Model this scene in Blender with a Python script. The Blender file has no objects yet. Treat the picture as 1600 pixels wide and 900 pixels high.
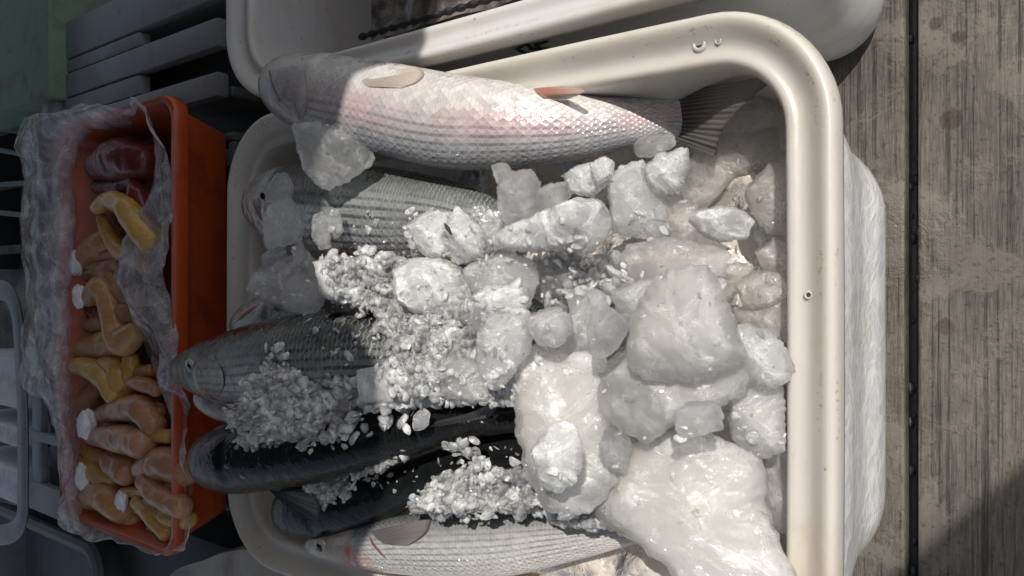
import bpy, bmesh, math, random
import numpy as np
from mathutils import Vector, Matrix, noise
from mathutils.bvhtree import BVHTree

# ------------------------------------------------------------------ camera, sky, sun, exposure
scene = bpy.context.scene
COL = scene.collection
R = math.radians
TH = R(36.4)                      # tilt of the view away from straight down
FPX = 1164.0                      # focal length in photo pixels (photo 1600 wide)
CAM = Vector((0, 0, 0.79))
RIGHT = Vector((math.cos(TH), 0, -math.sin(TH)))
UP = Vector((0, 1, 0))
FWD = Vector((-math.sin(TH), 0, -math.cos(TH)))
cd = bpy.data.cameras.new("camera")
cam = bpy.data.objects.new("camera", cd)
COL.objects.link(cam)
m = Matrix((RIGHT, UP, -FWD)).transposed().to_4x4()
m.translation = CAM
cam.matrix_world = m
cd.sensor_width = 36
cd.lens = 36 * FPX / 1600
cd.clip_start = 0.01
cd.clip_end = 500
scene.camera = cam

SUN_EL = R(53)
az = Vector((0.66, 0.75)).normalized()
SUN = Vector((az.x * math.cos(SUN_EL), az.y * math.cos(SUN_EL), math.sin(SUN_EL)))
w = bpy.data.worlds.new("World")
scene.world = w
w.use_nodes = True
nt = w.node_tree
sky = nt.nodes.new("ShaderNodeTexSky")
sky.sky_type = 'NISHITA'
sky.sun_disc = False
sky.sun_elevation = SUN_EL
sky.ozone_density = 0.4
sky.dust_density = 3.0
sky.sun_rotation = math.atan2(SUN.x, SUN.y)
hsv = nt.nodes.new("ShaderNodeHueSaturation")
hsv.inputs["Saturation"].default_value = 0.62
nt.links.new(sky.outputs[0], hsv.inputs["Color"])
nt.links.new(hsv.outputs[0], nt.nodes["Background"].inputs[0])
nt.nodes["Background"].inputs[1].default_value = 0.098
sd = bpy.data.lights.new("sun", 'SUN')
sd.energy = 4.6
sd.angle = R(0.5)
sd.color = (1.0, 0.95, 0.87)
so = bpy.data.objects.new("sun", sd)
COL.objects.link(so)
so.rotation_euler = SUN.to_track_quat('Z', 'Y').to_euler()
scene.view_settings.view_transform = 'Standard'
scene.view_settings.look = 'None'
scene.view_settings.gamma = 1
scene.view_settings.exposure = 0.0
scene.cycles.use_denoising = True
scene.cycles.max_bounces = 16
scene.cycles.transmission_bounces = 10
scene.cycles.transparent_max_bounces = 40
scene.cycles.volume_bounces = 12
scene.cycles.sample_clamp_indirect = 4
scene.cycles.blur_glossy = 0.5

rng = np.random.default_rng(7)
random.seed(7)


def at(px, py, z):
    """World point at height z seen at photo pixel (px, py)."""
    ray = FWD + RIGHT * ((px - 800) / FPX) + UP * ((450 - py) / FPX)
    t = (z - CAM.z) / ray.z
    return CAM + ray * t


# ------------------------------------------------------------------ helpers
def tag(o, label=None, cat=None, group=None, kind=None):
    if label: o['label'] = label
    if cat: o['category'] = cat
    if group: o['group'] = group
    if kind: o['kind'] = kind
    return o


def origin_of(o):
    v = Vector((0, 0, 0))
    while o is not None:
        v += o.location
        o = o.parent
    return v


def empty(name, loc, label, cat, group=None):
    o = bpy.data.objects.new(name, None)
    COL.objects.link(o)
    o.location = loc
    o.empty_display_size = 0.05
    return tag(o, label, cat, group)


def link(name, verts, faces, mat, parent=None, loc=None, smooth=True, sharp=None, uv=None):
    """One mesh object; verts are world coordinates."""
    V = np.asarray(verts, dtype=float)
    if parent is not None:
        base = origin_of(parent)
        off = np.array(base)
        l = Vector((0, 0, 0))
    else:
        l = Vector(loc) if loc is not None else Vector((float(V[:, 0].mean()), float(V[:, 1].mean()), float(V[:, 2].min())))
        off = np.array(l)
    me = bpy.data.meshes.new(name)
    me.from_pydata((V - off).tolist(), [], faces)
    me.update()
    if smooth:
        me.polygons.foreach_set("use_smooth", [True] * len(me.polygons))
        if sharp:
            me.set_sharp_from_angle(angle=R(sharp))
    if uv is not None:
        lay = me.uv_layers.new(name="UVMap")
        li = np.empty(len(me.loops), dtype=np.int32)
        me.loops.foreach_get("vertex_index", li)
        lay.data.foreach_set("uv", np.asarray(uv, dtype=np.float32)[li].ravel())
    if mat is not None:
        me.materials.append(mat)
    o = bpy.data.objects.new(name, me)
    COL.objects.link(o)
    o.location = l
    if parent is not None:
        o.parent = parent
    return o


def fbm(p, s=1.0, o=3, seed=0.0):
    return noise.fractal(Vector((p[0] * s + seed, p[1] * s - seed * 0.7, p[2] * s + seed * 1.3)), 1.0, 2.0, o)


def catmull(P, n, closed=False):
    P = np.asarray(P, dtype=float)
    k = len(P)
    out = []
    segs = k if closed else k - 1
    for q in np.linspace(0, segs, n, endpoint=not closed):
        i = min(int(q), segs - 1)
        t = q - i
        if closed:
            a, b, c, d = P[(i - 1) % k], P[i], P[(i + 1) % k], P[(i + 2) % k]
        else:
            b, c = P[i], P[i + 1]
            a = P[i - 1] if i > 0 else 2 * b - c
            d = P[i + 2] if i + 2 < k else 2 * c - b
        out.append(0.5 * (2 * b + (c - a) * t + (2 * a - 5 * b + 4 * c - d) * t * t + (3 * b - a - 3 * c + d) * t ** 3))
    return np.array(out)


def strip_faces(rows, cols, wrap):
    f = []
    cc = cols if wrap else cols - 1
    for i in range(rows - 1):
        for j in range(cc):
            a = i * cols + j
            b = i * cols + (j + 1) % cols
            f.append((a, b, b + cols, a + cols))
    return f


def bevel_box(lo, hi, bev=0.004, seg=2):
    bm = bmesh.new()
    bmesh.ops.create_cube(bm, size=1)
    for v in bm.verts:
        v.co = Vector(((lo[i] + hi[i]) / 2 + v.co[i] * (hi[i] - lo[i]) for i in range(3)))
    if bev > 0:
        bmesh.ops.bevel(bm, geom=bm.edges[:], offset=bev, segments=seg, affect='EDGES', profile=0.6)
    V = [v.co[:] for v in bm.verts]
    F = [[v.index for v in f.verts] for f in bm.faces]
    bm.free()
    return V, F


class MB:
    def __init__(self): self.V, self.F = [], []
    def add(self, V, F):
        n = len(self.V)
        self.V += [tuple(v) for v in V]
        self.F += [[i + n for i in f] for f in F]
        return self
    def box(self, lo, hi, bev=0.004): return self.add(*bevel_box(lo, hi, bev))


def tube(path, rad, nseg=12, seed=None, lump=0.0):
    """Closed swept tube along 3D path with radius per point (array)."""
    P = np.asarray(path, float)
    n = len(P)
    rad = np.asarray(rad, float) * np.ones(n)
    V = []
    prev = None
    for i in range(n):
        t = P[min(i + 1, n - 1)] - P[max(i - 1, 0)]
        t = Vector(t).normalized()
        if prev is None:
            prev = t.cross(Vector((0, 0, 1)))
            if prev.length < 1e-4: prev = Vector((1, 0, 0))
        a = (prev - t * prev.dot(t)).normalized()
        prev = a
        b = t.cross(a)
        for k in range(nseg):
            an = 2 * math.pi * k / nseg
            r = rad[i]
            d = a * math.cos(an) + b * math.sin(an)
            if lump:
                r *= 1 + lump * fbm(P[i] + np.array(d) * rad[i], 42, 2, seed or 0)
            V.append(tuple(Vector(P[i]) + d * r))
    F = strip_faces(n, nseg, True)
    F.append(list(range(nseg))[::-1])
    F.append([(n - 1) * nseg + k for k in range(nseg)])
    return V, F


# ------------------------------------------------------------------ node helper
class NM:
    def __init__(self, name):
        self.mat = bpy.data.materials.new(name)
        self.mat.use_nodes = True
        self.nt = self.mat.node_tree
        self.nt.nodes.clear()
        self.out = self.nt.nodes.new("ShaderNodeOutputMaterial")
    def n(self, typ, **kw):
        nd = self.nt.nodes.new(typ)
        for k, v in kw.items(): setattr(nd, k, v)
        return nd
    def set(self, nd, **kw):
        for k, v in kw.items():
            self.put(nd.inputs[k.replace('_', ' ')], v)
        return nd
    def put(self, sock, v):
        if isinstance(v, bpy.types.NodeSocket): self.nt.links.new(v, sock)
        else: sock.default_value = v
    def math(self, op, a, b=None, c=None, clamp=False):
        nd = self.n("ShaderNodeMath", operation=op, use_clamp=clamp)
        self.put(nd.inputs[0], a)
        if b is not None: self.put(nd.inputs[1], b)
        if c is not None: self.put(nd.inputs[2], c)
        return nd.outputs[0]
    def ss(self, x, a, b, lo=0.0, hi=1.0):
        nd = self.n("ShaderNodeMapRange", interpolation_type='SMOOTHSTEP')
        for i, v in enumerate((x, a, b, lo, hi)): self.put(nd.inputs[i], v)
        return nd.outputs[0]
    def mix(self, f, a, b, blend='MIX'):
        nd = self.n("ShaderNodeMix", data_type='RGBA', blend_type=blend)
        self.put(nd.inputs[0], f)
        self.put(nd.inputs[6], a if isinstance(a, bpy.types.NodeSocket) else (*a[:3], 1))
        self.put(nd.inputs[7], b if isinstance(b, bpy.types.NodeSocket) else (*b[:3], 1))
        return nd.outputs[2]
    def coord(self, scale=(1, 1, 1), which='Object'):
        tc = self.n("ShaderNodeTexCoord")
        mp = self.n("ShaderNodeMapping")
        self.nt.links.new(tc.outputs[which], mp.inputs[0])
        mp.inputs[3].default_value = scale
        return mp.outputs[0]
    def noise(self, vec, scale, detail=4, rough=0.55, dist=0.0):
        nd = self.n("ShaderNodeTexNoise")
        if vec is not None: self.put(nd.inputs["Vector"], vec)
        nd.inputs["Scale"].default_value = scale
        nd.inputs["Detail"].default_value = detail
        nd.inputs["Roughness"].default_value = rough
        nd.inputs["Distortion"].default_value = dist
        return nd.outputs[0]
    def voro(self, vec, scale, feature='F1', out=0, rand=1.0):
        nd = self.n("ShaderNodeTexVoronoi", feature=feature)
        if vec is not None: self.put(nd.inputs["Vector"], vec)
        nd.inputs["Scale"].default_value = scale
        nd.inputs["Randomness"].default_value = rand
        return nd.outputs[out]
    def bump(self, h, strength=0.3, dist=0.002, normal=None):
        nd = self.n("ShaderNodeBump")
        self.put(nd.inputs["Height"], h)
        nd.inputs["Strength"].default_value = strength
        nd.inputs["Distance"].default_value = dist
        if normal is not None: self.put(nd.inputs["Normal"], normal)
        return nd.outputs[0]
    def ramp(self, f, stops):
        nd = self.n("ShaderNodeValToRGB")
        el = nd.color_ramp.elements
        while len(el) < len(stops): el.new(0.5)
        for e, (p, c) in zip(el, stops):
            e.position = p
            e.color = (*c[:3], 1)
        self.put(nd.inputs[0], f)
        return nd.outputs[0]
    def bsdf(self, **kw):
        nd = self.n("ShaderNodeBsdfPrincipled")
        for k, v in kw.items():
            if isinstance(v, tuple) and len(v) == 3 and k in ("Base_Color", "Specular_Tint", "Coat_Tint", "Sheen_Tint"): v = (*v, 1)
            self.put(nd.inputs[k.replace('_', ' ')], v)
        return nd.outputs[0]
    def mixs(self, f, a, b):
        nd = self.n("ShaderNodeMixShader")
        self.put(nd.inputs[0], f); self.put(nd.inputs[1], a); self.put(nd.inputs[2], b)
        return nd.outputs[0]
    def done(self, sh):
        self.nt.links.new(sh, self.out.inputs[0])
        return self.mat


# ------------------------------------------------------------------ materials
def mat_deck():
    q = NM("weathered_deck")
    co = q.coord((1, 1, 1))
    sep = q.n("ShaderNodeSeparateXYZ"); q.put(sep.inputs[0], co)
    wob = q.noise(co, 7, 2)
    grain = q.noise(q.coord((230, 9, 1)), 1.0, 5, 0.7)
    fine = q.noise(q.coord((520, 40, 1)), 1.0, 4, 0.7)
    groove = q.ss(q.noise(q.coord((210, 2.6, 1)), 1.0, 5, 0.72), 0.52, 0.68)
    worn = q.ss(q.noise(co, 11, 8, 0.68, 0.4), 0.49, 0.56)           # grout-like smoother patches
    wet = q.ss(q.noise(co, 4.5, 5, 0.6, 0.5), 0.46, 0.60)
    speck = q.ss(q.noise(co, 170, 3, 0.6), 0.56, 0.68)
    gm = q.math('MULTIPLY', groove, q.math('SUBTRACT', 1.0, q.math('MULTIPLY', worn, 0.8)))
    base = q.mix(grain, (0.078, 0.072, 0.064), (0.150, 0.140, 0.126))
    base = q.mix(q.ss(fine, 0.42, 0.62, 0, 0.75), base, (0.20, 0.185, 0.16))
    base = q.mix(q.math('MULTIPLY', worn, 0.7), base, (0.195, 0.182, 0.162))
    base = q.mix(q.math('MULTIPLY', wet, 0.55), base, (0.060, 0.050, 0.040))
    base = q.mix(q.math('MULTIPLY', gm, 0.7), base, (0.028, 0.024, 0.02))
    base = q.mix(q.math('MULTIPLY', speck, 0.6), base, (0.045, 0.04, 0.034))
    for (px, py, r) in ((1487, 187, 0.0095), (1476, 512, 0.0075), (1498, 58, 0.006), (1462, 37, 0.006)):
        p = at(px, py, 0)
        vd = q.n("ShaderNodeVectorMath", operation='DISTANCE')
        q.put(vd.inputs[0], co); vd.inputs[1].default_value = (p.x, p.y, 0)
        d = q.math('ADD', vd.outputs[1], q.math('MULTIPLY', q.noise(co, 120, 3), 0.006))
        base = q.mix(q.ss(d, r + 0.001, r + 0.005, 0.7, 0.0), base, (0.05, 0.035, 0.025))
    big_ = q.noise(co, 3.2, 5, 0.65, 0.6)
    base = q.mix(1.0, base, q.mix(q.ss(big_, 0.36, 0.64), (0.50, 0.485, 0.46), (0.86, 0.84, 0.80)), 'MULTIPLY')
    h = q.math('ADD', q.math('MULTIPLY', gm, -1.0), q.math('MULTIPLY', fine, 0.5))
    h = q.math('ADD', h, q.math('MULTIPLY', q.noise(co, 220, 4, 0.65), 0.55))
    h = q.math('ADD', h, q.math('MULTIPLY', worn, 0.4))
    bsdf = q.bsdf(Base_Color=base, Roughness=q.math('SUBTRACT', 0.82, q.math('MULTIPLY', wet, 0.4)), Normal=q.bump(h, 0.8, 0.0016))
    return q.done(bsdf)


def mat_plain(name, col, rough=0.5, var=0.25, scale=30, bump=0.15, spec=0.5, coat=0.0, dirt=None, dscale=12, dist=0.001, sss=0.0):
    q = NM(name)
    co = q.coord()
    n1 = q.noise(co, scale, 5, 0.6)
    dark = tuple(c * (1 - var) for c in col)
    lite = tuple(min(c * (1 + var), 1) for c in col)
    c = q.mix(n1, dark, lite)
    if dirt:
        c = q.mix(q.ss(q.noise(co, dscale, 6, 0.65, 0.3), 0.48, 0.68, 0, 0.8), c, dirt)
    kw = {}
    if sss:
        kw = dict(Subsurface_Weight=sss, Subsurface_Radius=(0.02, 0.018, 0.013), Subsurface_Scale=1.0)
    return q.done(q.bsdf(Base_Color=c, Roughness=q.math('ADD', rough - 0.08, q.math('MULTIPLY', n1, 0.16)), Coat_Weight=coat, Coat_Roughness=0.1,
                         Specular_IOR_Level=spec, Normal=q.bump(q.noise(co, scale * 4, 4), bump, dist), **kw))


def mat_tub(name, col, wet=0.0):
    q = NM(name)
    co = q.coord()
    big = q.noise(co, 6, 4, 0.6)
    c = q.mix(big, tuple(x * 0.9 for x in col), tuple(min(1, x * 1.06) for x in col))
    stain = q.ss(q.noise(q.coord((1, 1, 3)), 10, 8, 0.7, 0.5), 0.47, 0.70, 0, 0.55)
    c = q.mix(stain, c, (0.42, 0.36, 0.27))
    sp = q.ss(q.voro(co, 75), 0.05, 0.10, 1, 0)
    sp = q.math('MULTIPLY', sp, q.ss(q.noise(co, 22, 2), 0.50, 0.58))
    c = q.mix(q.math('MULTIPLY', sp, 0.85), c, (0.14, 0.11, 0.08))
    scr = q.ss(q.noise(q.coord((260, 16, 40)), 1, 3, 0.6, 0.5), 0.66, 0.74, 0, 0.35)
    c = q.mix(scr, c, (0.36, 0.33, 0.29))
    sz = q.n("ShaderNodeSeparateXYZ"); q.put(sz.inputs[0], co)
    gr = q.math('MULTIPLY', q.ss(sz.outputs[2], 0.2625, 0.2645), q.ss(sz.outputs[2], 0.2665, 0.2690, 1, 0))
    gr = q.math('MULTIPLY', gr, q.math('MULTIPLY', q.ss(q.noise(co, 170, 4, 0.7), 0.54, 0.64), q.ss(q.noise(co, 20, 3), 0.45, 0.6)))
    c = q.mix(q.math('MULTIPLY', gr, 0.75), c, (0.20, 0.16, 0.11))
    h = q.noise(co, 35, 4)
    return q.done(q.bsdf(Base_Color=c, Roughness=q.math('ADD', 0.24, q.math('MULTIPLY', big, 0.22)), Normal=q.bump(h, 0.18, 0.002),
                         Subsurface_Weight=0.35, Subsurface_Radius=(0.03, 0.025, 0.018), Subsurface_Scale=1.0))


def mat_wet_skirt():
    """Outer wall of the fish tub: white plastic with sun caustics painted in as pale veins and mottling."""
    q = NM("wet_tub_wall")
    co = q.coord()
    wv = q.n("ShaderNodeVectorMath", operation='ADD')
    q.put(wv.inputs[0], q.coord((1, 1, 0.7)))
    ns = q.n("ShaderNodeTexNoise"); q.put(ns.inputs["Vector"], co); ns.inputs["Scale"].default_value = 18; ns.inputs["Detail"].default_value = 4
    sc = q.n("ShaderNodeVectorMath", operation='SCALE'); q.put(sc.inputs[0], ns.outputs[1]); sc.inputs[3].default_value = 0.05
    q.put(wv.inputs[1], sc.outputs[0])
    v = q.voro(wv.outputs[0], 42, 'DISTANCE_TO_EDGE')
    f = q.math('MULTIPLY', q.ss(q.noise(wv.outputs[0], 55, 4, 0.6), 0.42, 0.60), 0.75)
    f = q.math('ADD', f, q.ss(v, 0.0, 0.16, 0.35, 0), clamp=True)
    c = q.mix(f, (0.80, 0.81, 0.84), (0.98, 0.98, 0.98))  # wavy sunlight pattern painted into the wall colour
    c = q.mix(q.ss(q.noise(co, 14, 4), 0.52, 0.66, 0, 0.35), c, (0.72, 0.67, 0.63))
    h = q.math('ADD', q.math('MULTIPLY', f, 0.6), q.noise(co, 28, 3))
    return q.done(q.bsdf(Base_Color=c, Roughness=0.16, Coat_Weight=0.6, Coat_Roughness=0.06, Normal=q.bump(h, 0.25, 0.003),
                         Subsurface_Weight=0.3, Subsurface_Radius=(0.02, 0.02, 0.02), Subsurface_Scale=1.0))


def mat_ice(name, tint=(0.97, 0.975, 0.98), density=60.0, frost=0.15, rough=0.10, bump=0.5, scale=55, vein=0.3, absorb=(0.98, 0.985, 0.99), refr=0.4):
    """Wet ice: a clear skin that reflects and partly refracts, patches of surface frost and cracks, and air trapped inside as a
    scattering volume, so that thin edges stay clear and thick pieces turn milky."""
    q = NM(name)
    co = q.coord()
    n1 = q.noise(co, scale * 0.5, 5, 0.6, 0.9)
    n2 = q.noise(co, scale * 2.0, 4, 0.65, 0.6)
    vn = q.voro(q.coord((1, 1.5, 1)), scale * 0.5, 'DISTANCE_TO_EDGE')
    vein_m = q.math('MULTIPLY', q.ss(vn, 0.0, 0.018, 1, 0), q.ss(n1, 0.48, 0.62))
    f = q.ss(n1, 0.40, 0.72, frost * 0.3, frost * 1.9)
    f = q.math('ADD', f, q.math('MULTIPLY', vein_m, vein))
    f = q.math('ADD', f, q.math('MULTIPLY', q.ss(n2, 0.55, 0.72), frost * 0.8), clamp=True)
    patch = q.ss(q.noise(co, scale * 0.7, 3, 0.6), 0.46, 0.60, 0.2, 1.0)
    h = q.math('ADD', n1, q.math('MULTIPLY', n2, 0.40))
    hc = q.math('ADD', h, q.math('MULTIPLY', q.math('MULTIPLY', q.noise(co, scale * 6, 3, 0.65), patch), 0.35))
    crisp = q.bump(hc, bump, 0.007)
    soft = q.bump(h, bump * 0.4, 0.006)
    df = q.n("ShaderNodeBsdfDiffuse"); df.inputs[0].default_value = (*tint, 1); q.put(df.inputs["Normal"], soft)
    tl = q.n("ShaderNodeBsdfTranslucent"); tl.inputs[0].default_value = (*tint, 1); q.put(tl.inputs["Normal"], soft)
    white = q.mixs(0.5, df.outputs[0], tl.outputs[0])
    rf = q.n("ShaderNodeBsdfRefraction"); rf.inputs["Color"].default_value = (*absorb, 1); rf.inputs["Roughness"].default_value = rough
    rf.inputs["IOR"].default_value = 1.18; q.put(rf.inputs["Normal"], crisp)
    tr = q.n("ShaderNodeBsdfTransparent"); tr.inputs[0].default_value = (*absorb, 1)
    body = q.mixs(f, q.mixs(1 - refr, rf.outputs[0], tr.outputs[0]), white)
    gl = q.n("ShaderNodeBsdfGlossy"); gl.inputs["Color"].default_value = (1, 1, 1, 1); gl.inputs["Roughness"].default_value = rough
    q.put(gl.inputs["Normal"], crisp)
    fr = q.n("ShaderNodeFresnel"); fr.inputs[0].default_value = 1.45; q.put(fr.inputs[1], crisp)
    vs = q.n("ShaderNodeVolumeScatter"); vs.inputs["Color"].default_value = (*tint, 1); vs.inputs["Density"].default_value = density
    vs.inputs["Anisotropy"].default_value = 0.2
    if density > 0: q.nt.links.new(vs.outputs[0], q.out.inputs["Volume"])
    return q.done(q.mixs(fr.outputs[0], body, gl.outputs[0]))


def mat_fish(name, back, flank, belly, pink=0.0, tb=0.30, tm=0.62, stripe=0.6, cols=54, rows=16, head=0.2, metal=0.35, headcol=None, edge=0.34, scalebump=1.0, rough=0.27, olive=0.0, blood=0.0, coat=0.35, spec=0.5, bumpk=0.9):
    q = NM(name)
    uvn = q.n("ShaderNodeUVMap")
    sp = q.n("ShaderNodeSeparateXYZ"); q.put(sp.inputs[0], uvn.outputs[0])
    u, t = sp.outputs[0], sp.outputs[1]
    co = q.coord()
    jn = q.noise(co, 45, 3)
    U = q.math('ADD', q.math('MULTIPLY', u, cols * 2.0), q.math('MULTIPLY', jn, 0.8))
    V = q.math('ADD', q.math('MULTIPLY', t, rows * 2.0), q.math('MULTIPLY', q.noise(co, 38, 2), 0.7))
    a = q.math('MULTIPLY', q.math('ADD', U, V), 0.5)
    b = q.math('MULTIPLY', q.math('SUBTRACT', U, V), 0.5)
    fa, fb = q.math('FRACT', a), q.math('FRACT', b)
    cell = q.n("ShaderNodeCombineXYZ"); q.put(cell.inputs[0], q.math('FLOOR', a)); q.put(cell.inputs[1], q.math('FLOOR', b))
    wn = q.n("ShaderNodeTexWhiteNoise"); q.put(wn.inputs[0], cell.outputs[0])
    rnd = wn.outputs[0]
    rad = q.math('SQRT', q.math('ADD', q.math('MULTIPLY', fa, fa), q.math('MULTIPLY', fb, fb)))
    tip = q.math('FRACT', q.math('MULTIPLY', rad, 0.97))
    mx = tip
    edge_m = q.math('MULTIPLY', q.ss(mx, 0.74, 0.97), q.ss(q.noise(co, 55, 4, 0.65), 0.35, 0.62, 0.15, 1.0))
    body_m = q.ss(u, head, head + 0.035)
    tt = q.math('ADD', t, q.math('MULTIPLY', q.math('SUBTRACT', q.noise(co, 14, 4), 0.5), 0.10))
    c = q.ramp(tt, [(0.0, back), (max(tb - 0.08, 0.02), tuple(0.8 * x + 0.2 * y for x, y in zip(back, flank))), (tb + 0.12, flank), (tm, tuple(0.5 * x + 0.5 * y for x, y in zip(flank, belly))), (min(tm + 0.2, 0.98), belly)])
    if pink:
        pm = q.math('MULTIPLY', q.ss(tt, tm - 0.16, tm - 0.02), q.ss(tt, tm + 0.04, tm + 0.20, 1, 0))
        pm = q.math('MULTIPLY', pm, q.ss(q.noise(co, 10, 3), 0.36, 0.6, 0.3, 1))
        c = q.mix(q.math('MULTIPLY', pm, pink), c, (0.60, 0.36, 0.37))
    if olive:
        c = q.mix(q.math('MULTIPLY', q.ss(rnd, 0.45, 0.8), olive), c, (0.20, 0.19, 0.10))
    # rows of darker scales along the flank
    st = q.math('SINE', q.math('MULTIPLY', V, math.pi))
    stm = q.ss(st, 0.0, 0.75)
    smask = q.math('MULTIPLY', q.ss(t, 0.12, 0.24), q.ss(t, tm - 0.06, tm + 0.12, 1, 0))
    stm = q.math('MULTIPLY', q.math('MULTIPLY', stm, smask), body_m)
    stm = q.math('MULTIPLY', stm, q.ss(q.noise(co, 34, 4, 0.65), 0.34, 0.58, 0.35, 1.0))
    c = q.mix(q.math('MULTIPLY', stm, stripe), c, tuple(x * 0.55 + y * 0.12 for x, y in zip(back, flank)))
    # each scale: own value, pale thin edge
    rv = q.math('MULTIPLY', q.math('SUBTRACT', rnd, 0.5), q.math('MULTIPLY', body_m, 0.22))
    hsv = q.n("ShaderNodeHueSaturation"); q.put(hsv.inputs["Color"], c); q.put(hsv.inputs["Value"], q.math('ADD', 1.0, rv))
    c = hsv.outputs[0]
    pale = tuple(min(0.8, x * 1.5 + 0.10) for x in flank)
    c = q.mix(q.math('MULTIPLY', q.math('MULTIPLY', edge_m, body_m), edge), c, pale)
    # bare head
    hc = headcol or tuple(0.6 * x + 0.4 * y for x, y in zip(back, flank))
    hm = q.math('SUBTRACT', 1.0, q.ss(u, head - 0.015, head + 0.02))
    hcol = q.mix(q.ss(t, 0.35, 0.85), hc, tuple(0.35 * x + 0.5 * y for x, y in zip(hc, belly)))
    hcol = q.mix(q.ss(q.noise(q.coord((1, 1, 1)), 60, 5, 0.7, 1.0), 0.5, 0.7, 0, 0.5), hcol, tuple(x * 0.45 for x in hc))
    hcol = q.mix(q.ss(q.noise(q.coord((1, 1, 1)), 26, 5, 0.7, 1.5), 0.46, 0.62, 0, 0.55), hcol, tuple(min(.7, x * 1.9) for x in hc))
    c = q.mix(hm, c, hcol)
    if blood:
        bl = q.math('MULTIPLY', q.ss(q.math('ABSOLUTE', q.math('SUBTRACT', q.math('ADD', u, q.math('MULTIPLY', q.math('SUBTRACT', q.noise(co, 30, 3), 0.5), 0.08)), head + 0.01)), 0.0, 0.085, 1, 0), q.ss(t, 0.26, 0.36))
        bl = q.math('MULTIPLY', bl, q.ss(q.noise(co, 55, 5, 0.7, 0.8), 0.36, 0.58))
        c = q.mix(q.math('MULTIPLY', bl, blood), c, (0.50, 0.10, 0.08))
    h = q.math('MULTIPLY', q.math('ADD', tip, q.math('MULTIPLY', edge_m, 0.35)), q.math('MULTIPLY', body_m, scalebump))
    h = q.math('ADD', h, q.math('MULTIPLY', q.noise(q.coord((1, 1, 1)), 40, 4, 0.6, 1.2), q.math('MULTIPLY', hm, 1.6)))
    h = q.math('ADD', h, q.math('MULTIPLY', q.noise(co, 90, 3), 0.5))
    h = q.math('ADD', h, q.math('MULTIPLY', q.noise(co, 420, 2), 0.08))
    met = q.math('MULTIPLY', q.ss(t, 0.16, 0.4), metal)
    return q.done(q.bsdf(Base_Color=c, Metallic=met, Roughness=q.math('ADD', rough, q.math('MULTIPLY', q.math('SUBTRACT', rnd, 0.4), q.math('MULTIPLY', body_m, 0.22))), Coat_Weight=coat, Coat_Roughness=0.05, Specular_IOR_Level=spec, Coat_Normal=q.bump(q.math('ADD', q.noise(co, 55, 3, 0.6, 0.8), q.math('MULTIPLY', h, 0.25)), 0.5, 0.003),
                         Normal=q.bump(h, bumpk, 0.0018)))


def mat_fin(name, col, tip, alpha=0.85):
    q = NM(name)
    uvn = q.n("ShaderNodeUVMap")
    sp = q.n("ShaderNodeSeparateXYZ"); q.put(sp.inputs[0], uvn.outputs[0])
    s, t = sp.outputs[0], sp.outputs[1]
    co = q.coord()
    ray = q.math('SINE', q.math('MULTIPLY', q.math('ADD', s, q.math('MULTIPLY', q.noise(co, 30, 2), 0.02)), 2 * math.pi * 15))
    c = q.mix(q.ss(ray, -0.3, 0.7), tuple(x * 0.32 for x in col), col)
    c = q.mix(q.ss(t, 0.25, 0.95), c, tip)
    b = q.bsdf(Base_Color=c, Roughness=0.32, Coat_Weight=0.4, Coat_Roughness=0.12, Normal=q.bump(ray, 0.5, 0.0006))
    tr = q.n("ShaderNodeBsdfTranslucent"); q.put(tr.inputs[0], c)
    tp = q.n("ShaderNodeBsdfTransparent")
    sh = q.mixs(0.3, b, tr.outputs[0])
    return q.done(q.mixs(q.ss(t, 0.2, 1.0, 1.0, alpha), tp.outputs[0], sh))


def mat_bag():
    q = NM("thin_plastic_film")
    co = q.coord()
    n1 = q.noise(co, 26, 5, 0.6, 1.2)
    n2 = q.noise(co, 95, 4, 0.6, 0.8)
    r1 = q.math('ABSOLUTE', q.math('SUBTRACT', q.noise(co, 20, 3, 0.55, 1.0), 0.5))
    r2 = q.math('ABSOLUTE', q.math('SUBTRACT', q.noise(q.coord((1, 0.5, 1)), 48, 3, 0.55, 0.6), 0.5))
    h = q.math('ADD', q.math('MULTIPLY', r1, -3.0), q.math('MULTIPLY', r2, -1.6))
    nrm = q.bump(h, 0.6, 0.005)
    c = q.mix(n1, (0.78, 0.77, 0.83), (0.92, 0.91, 0.95))
    d = q.bsdf(Base_Color=c, Roughness=0.18, Coat_Weight=1.0, Coat_Roughness=0.05, Normal=nrm)
    tl = q.n("ShaderNodeBsdfTranslucent"); tl.inputs[0].default_value = (0.8, 0.78, 0.82, 1); q.put(tl.inputs["Normal"], nrm)
    tp = q.n("ShaderNodeBsdfTransparent"); tp.inputs[0].default_value = (0.93, 0.91, 0.94, 1)
    f = q.math('ADD', q.ss(n1, 0.35, 0.65, 0.34, 0.62), q.math('ADD', q.math('MULTIPLY', q.ss(r1, 0.0, 0.018, 1, 0), 0.30), q.math('MULTIPLY', q.ss(r2, 0.0, 0.02, 1, 0), 0.18)), clamp=True)
    return q.done(q.mixs(f, tp.outputs[0], q.mixs(0.35, d, tl.outputs[0])))


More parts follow.
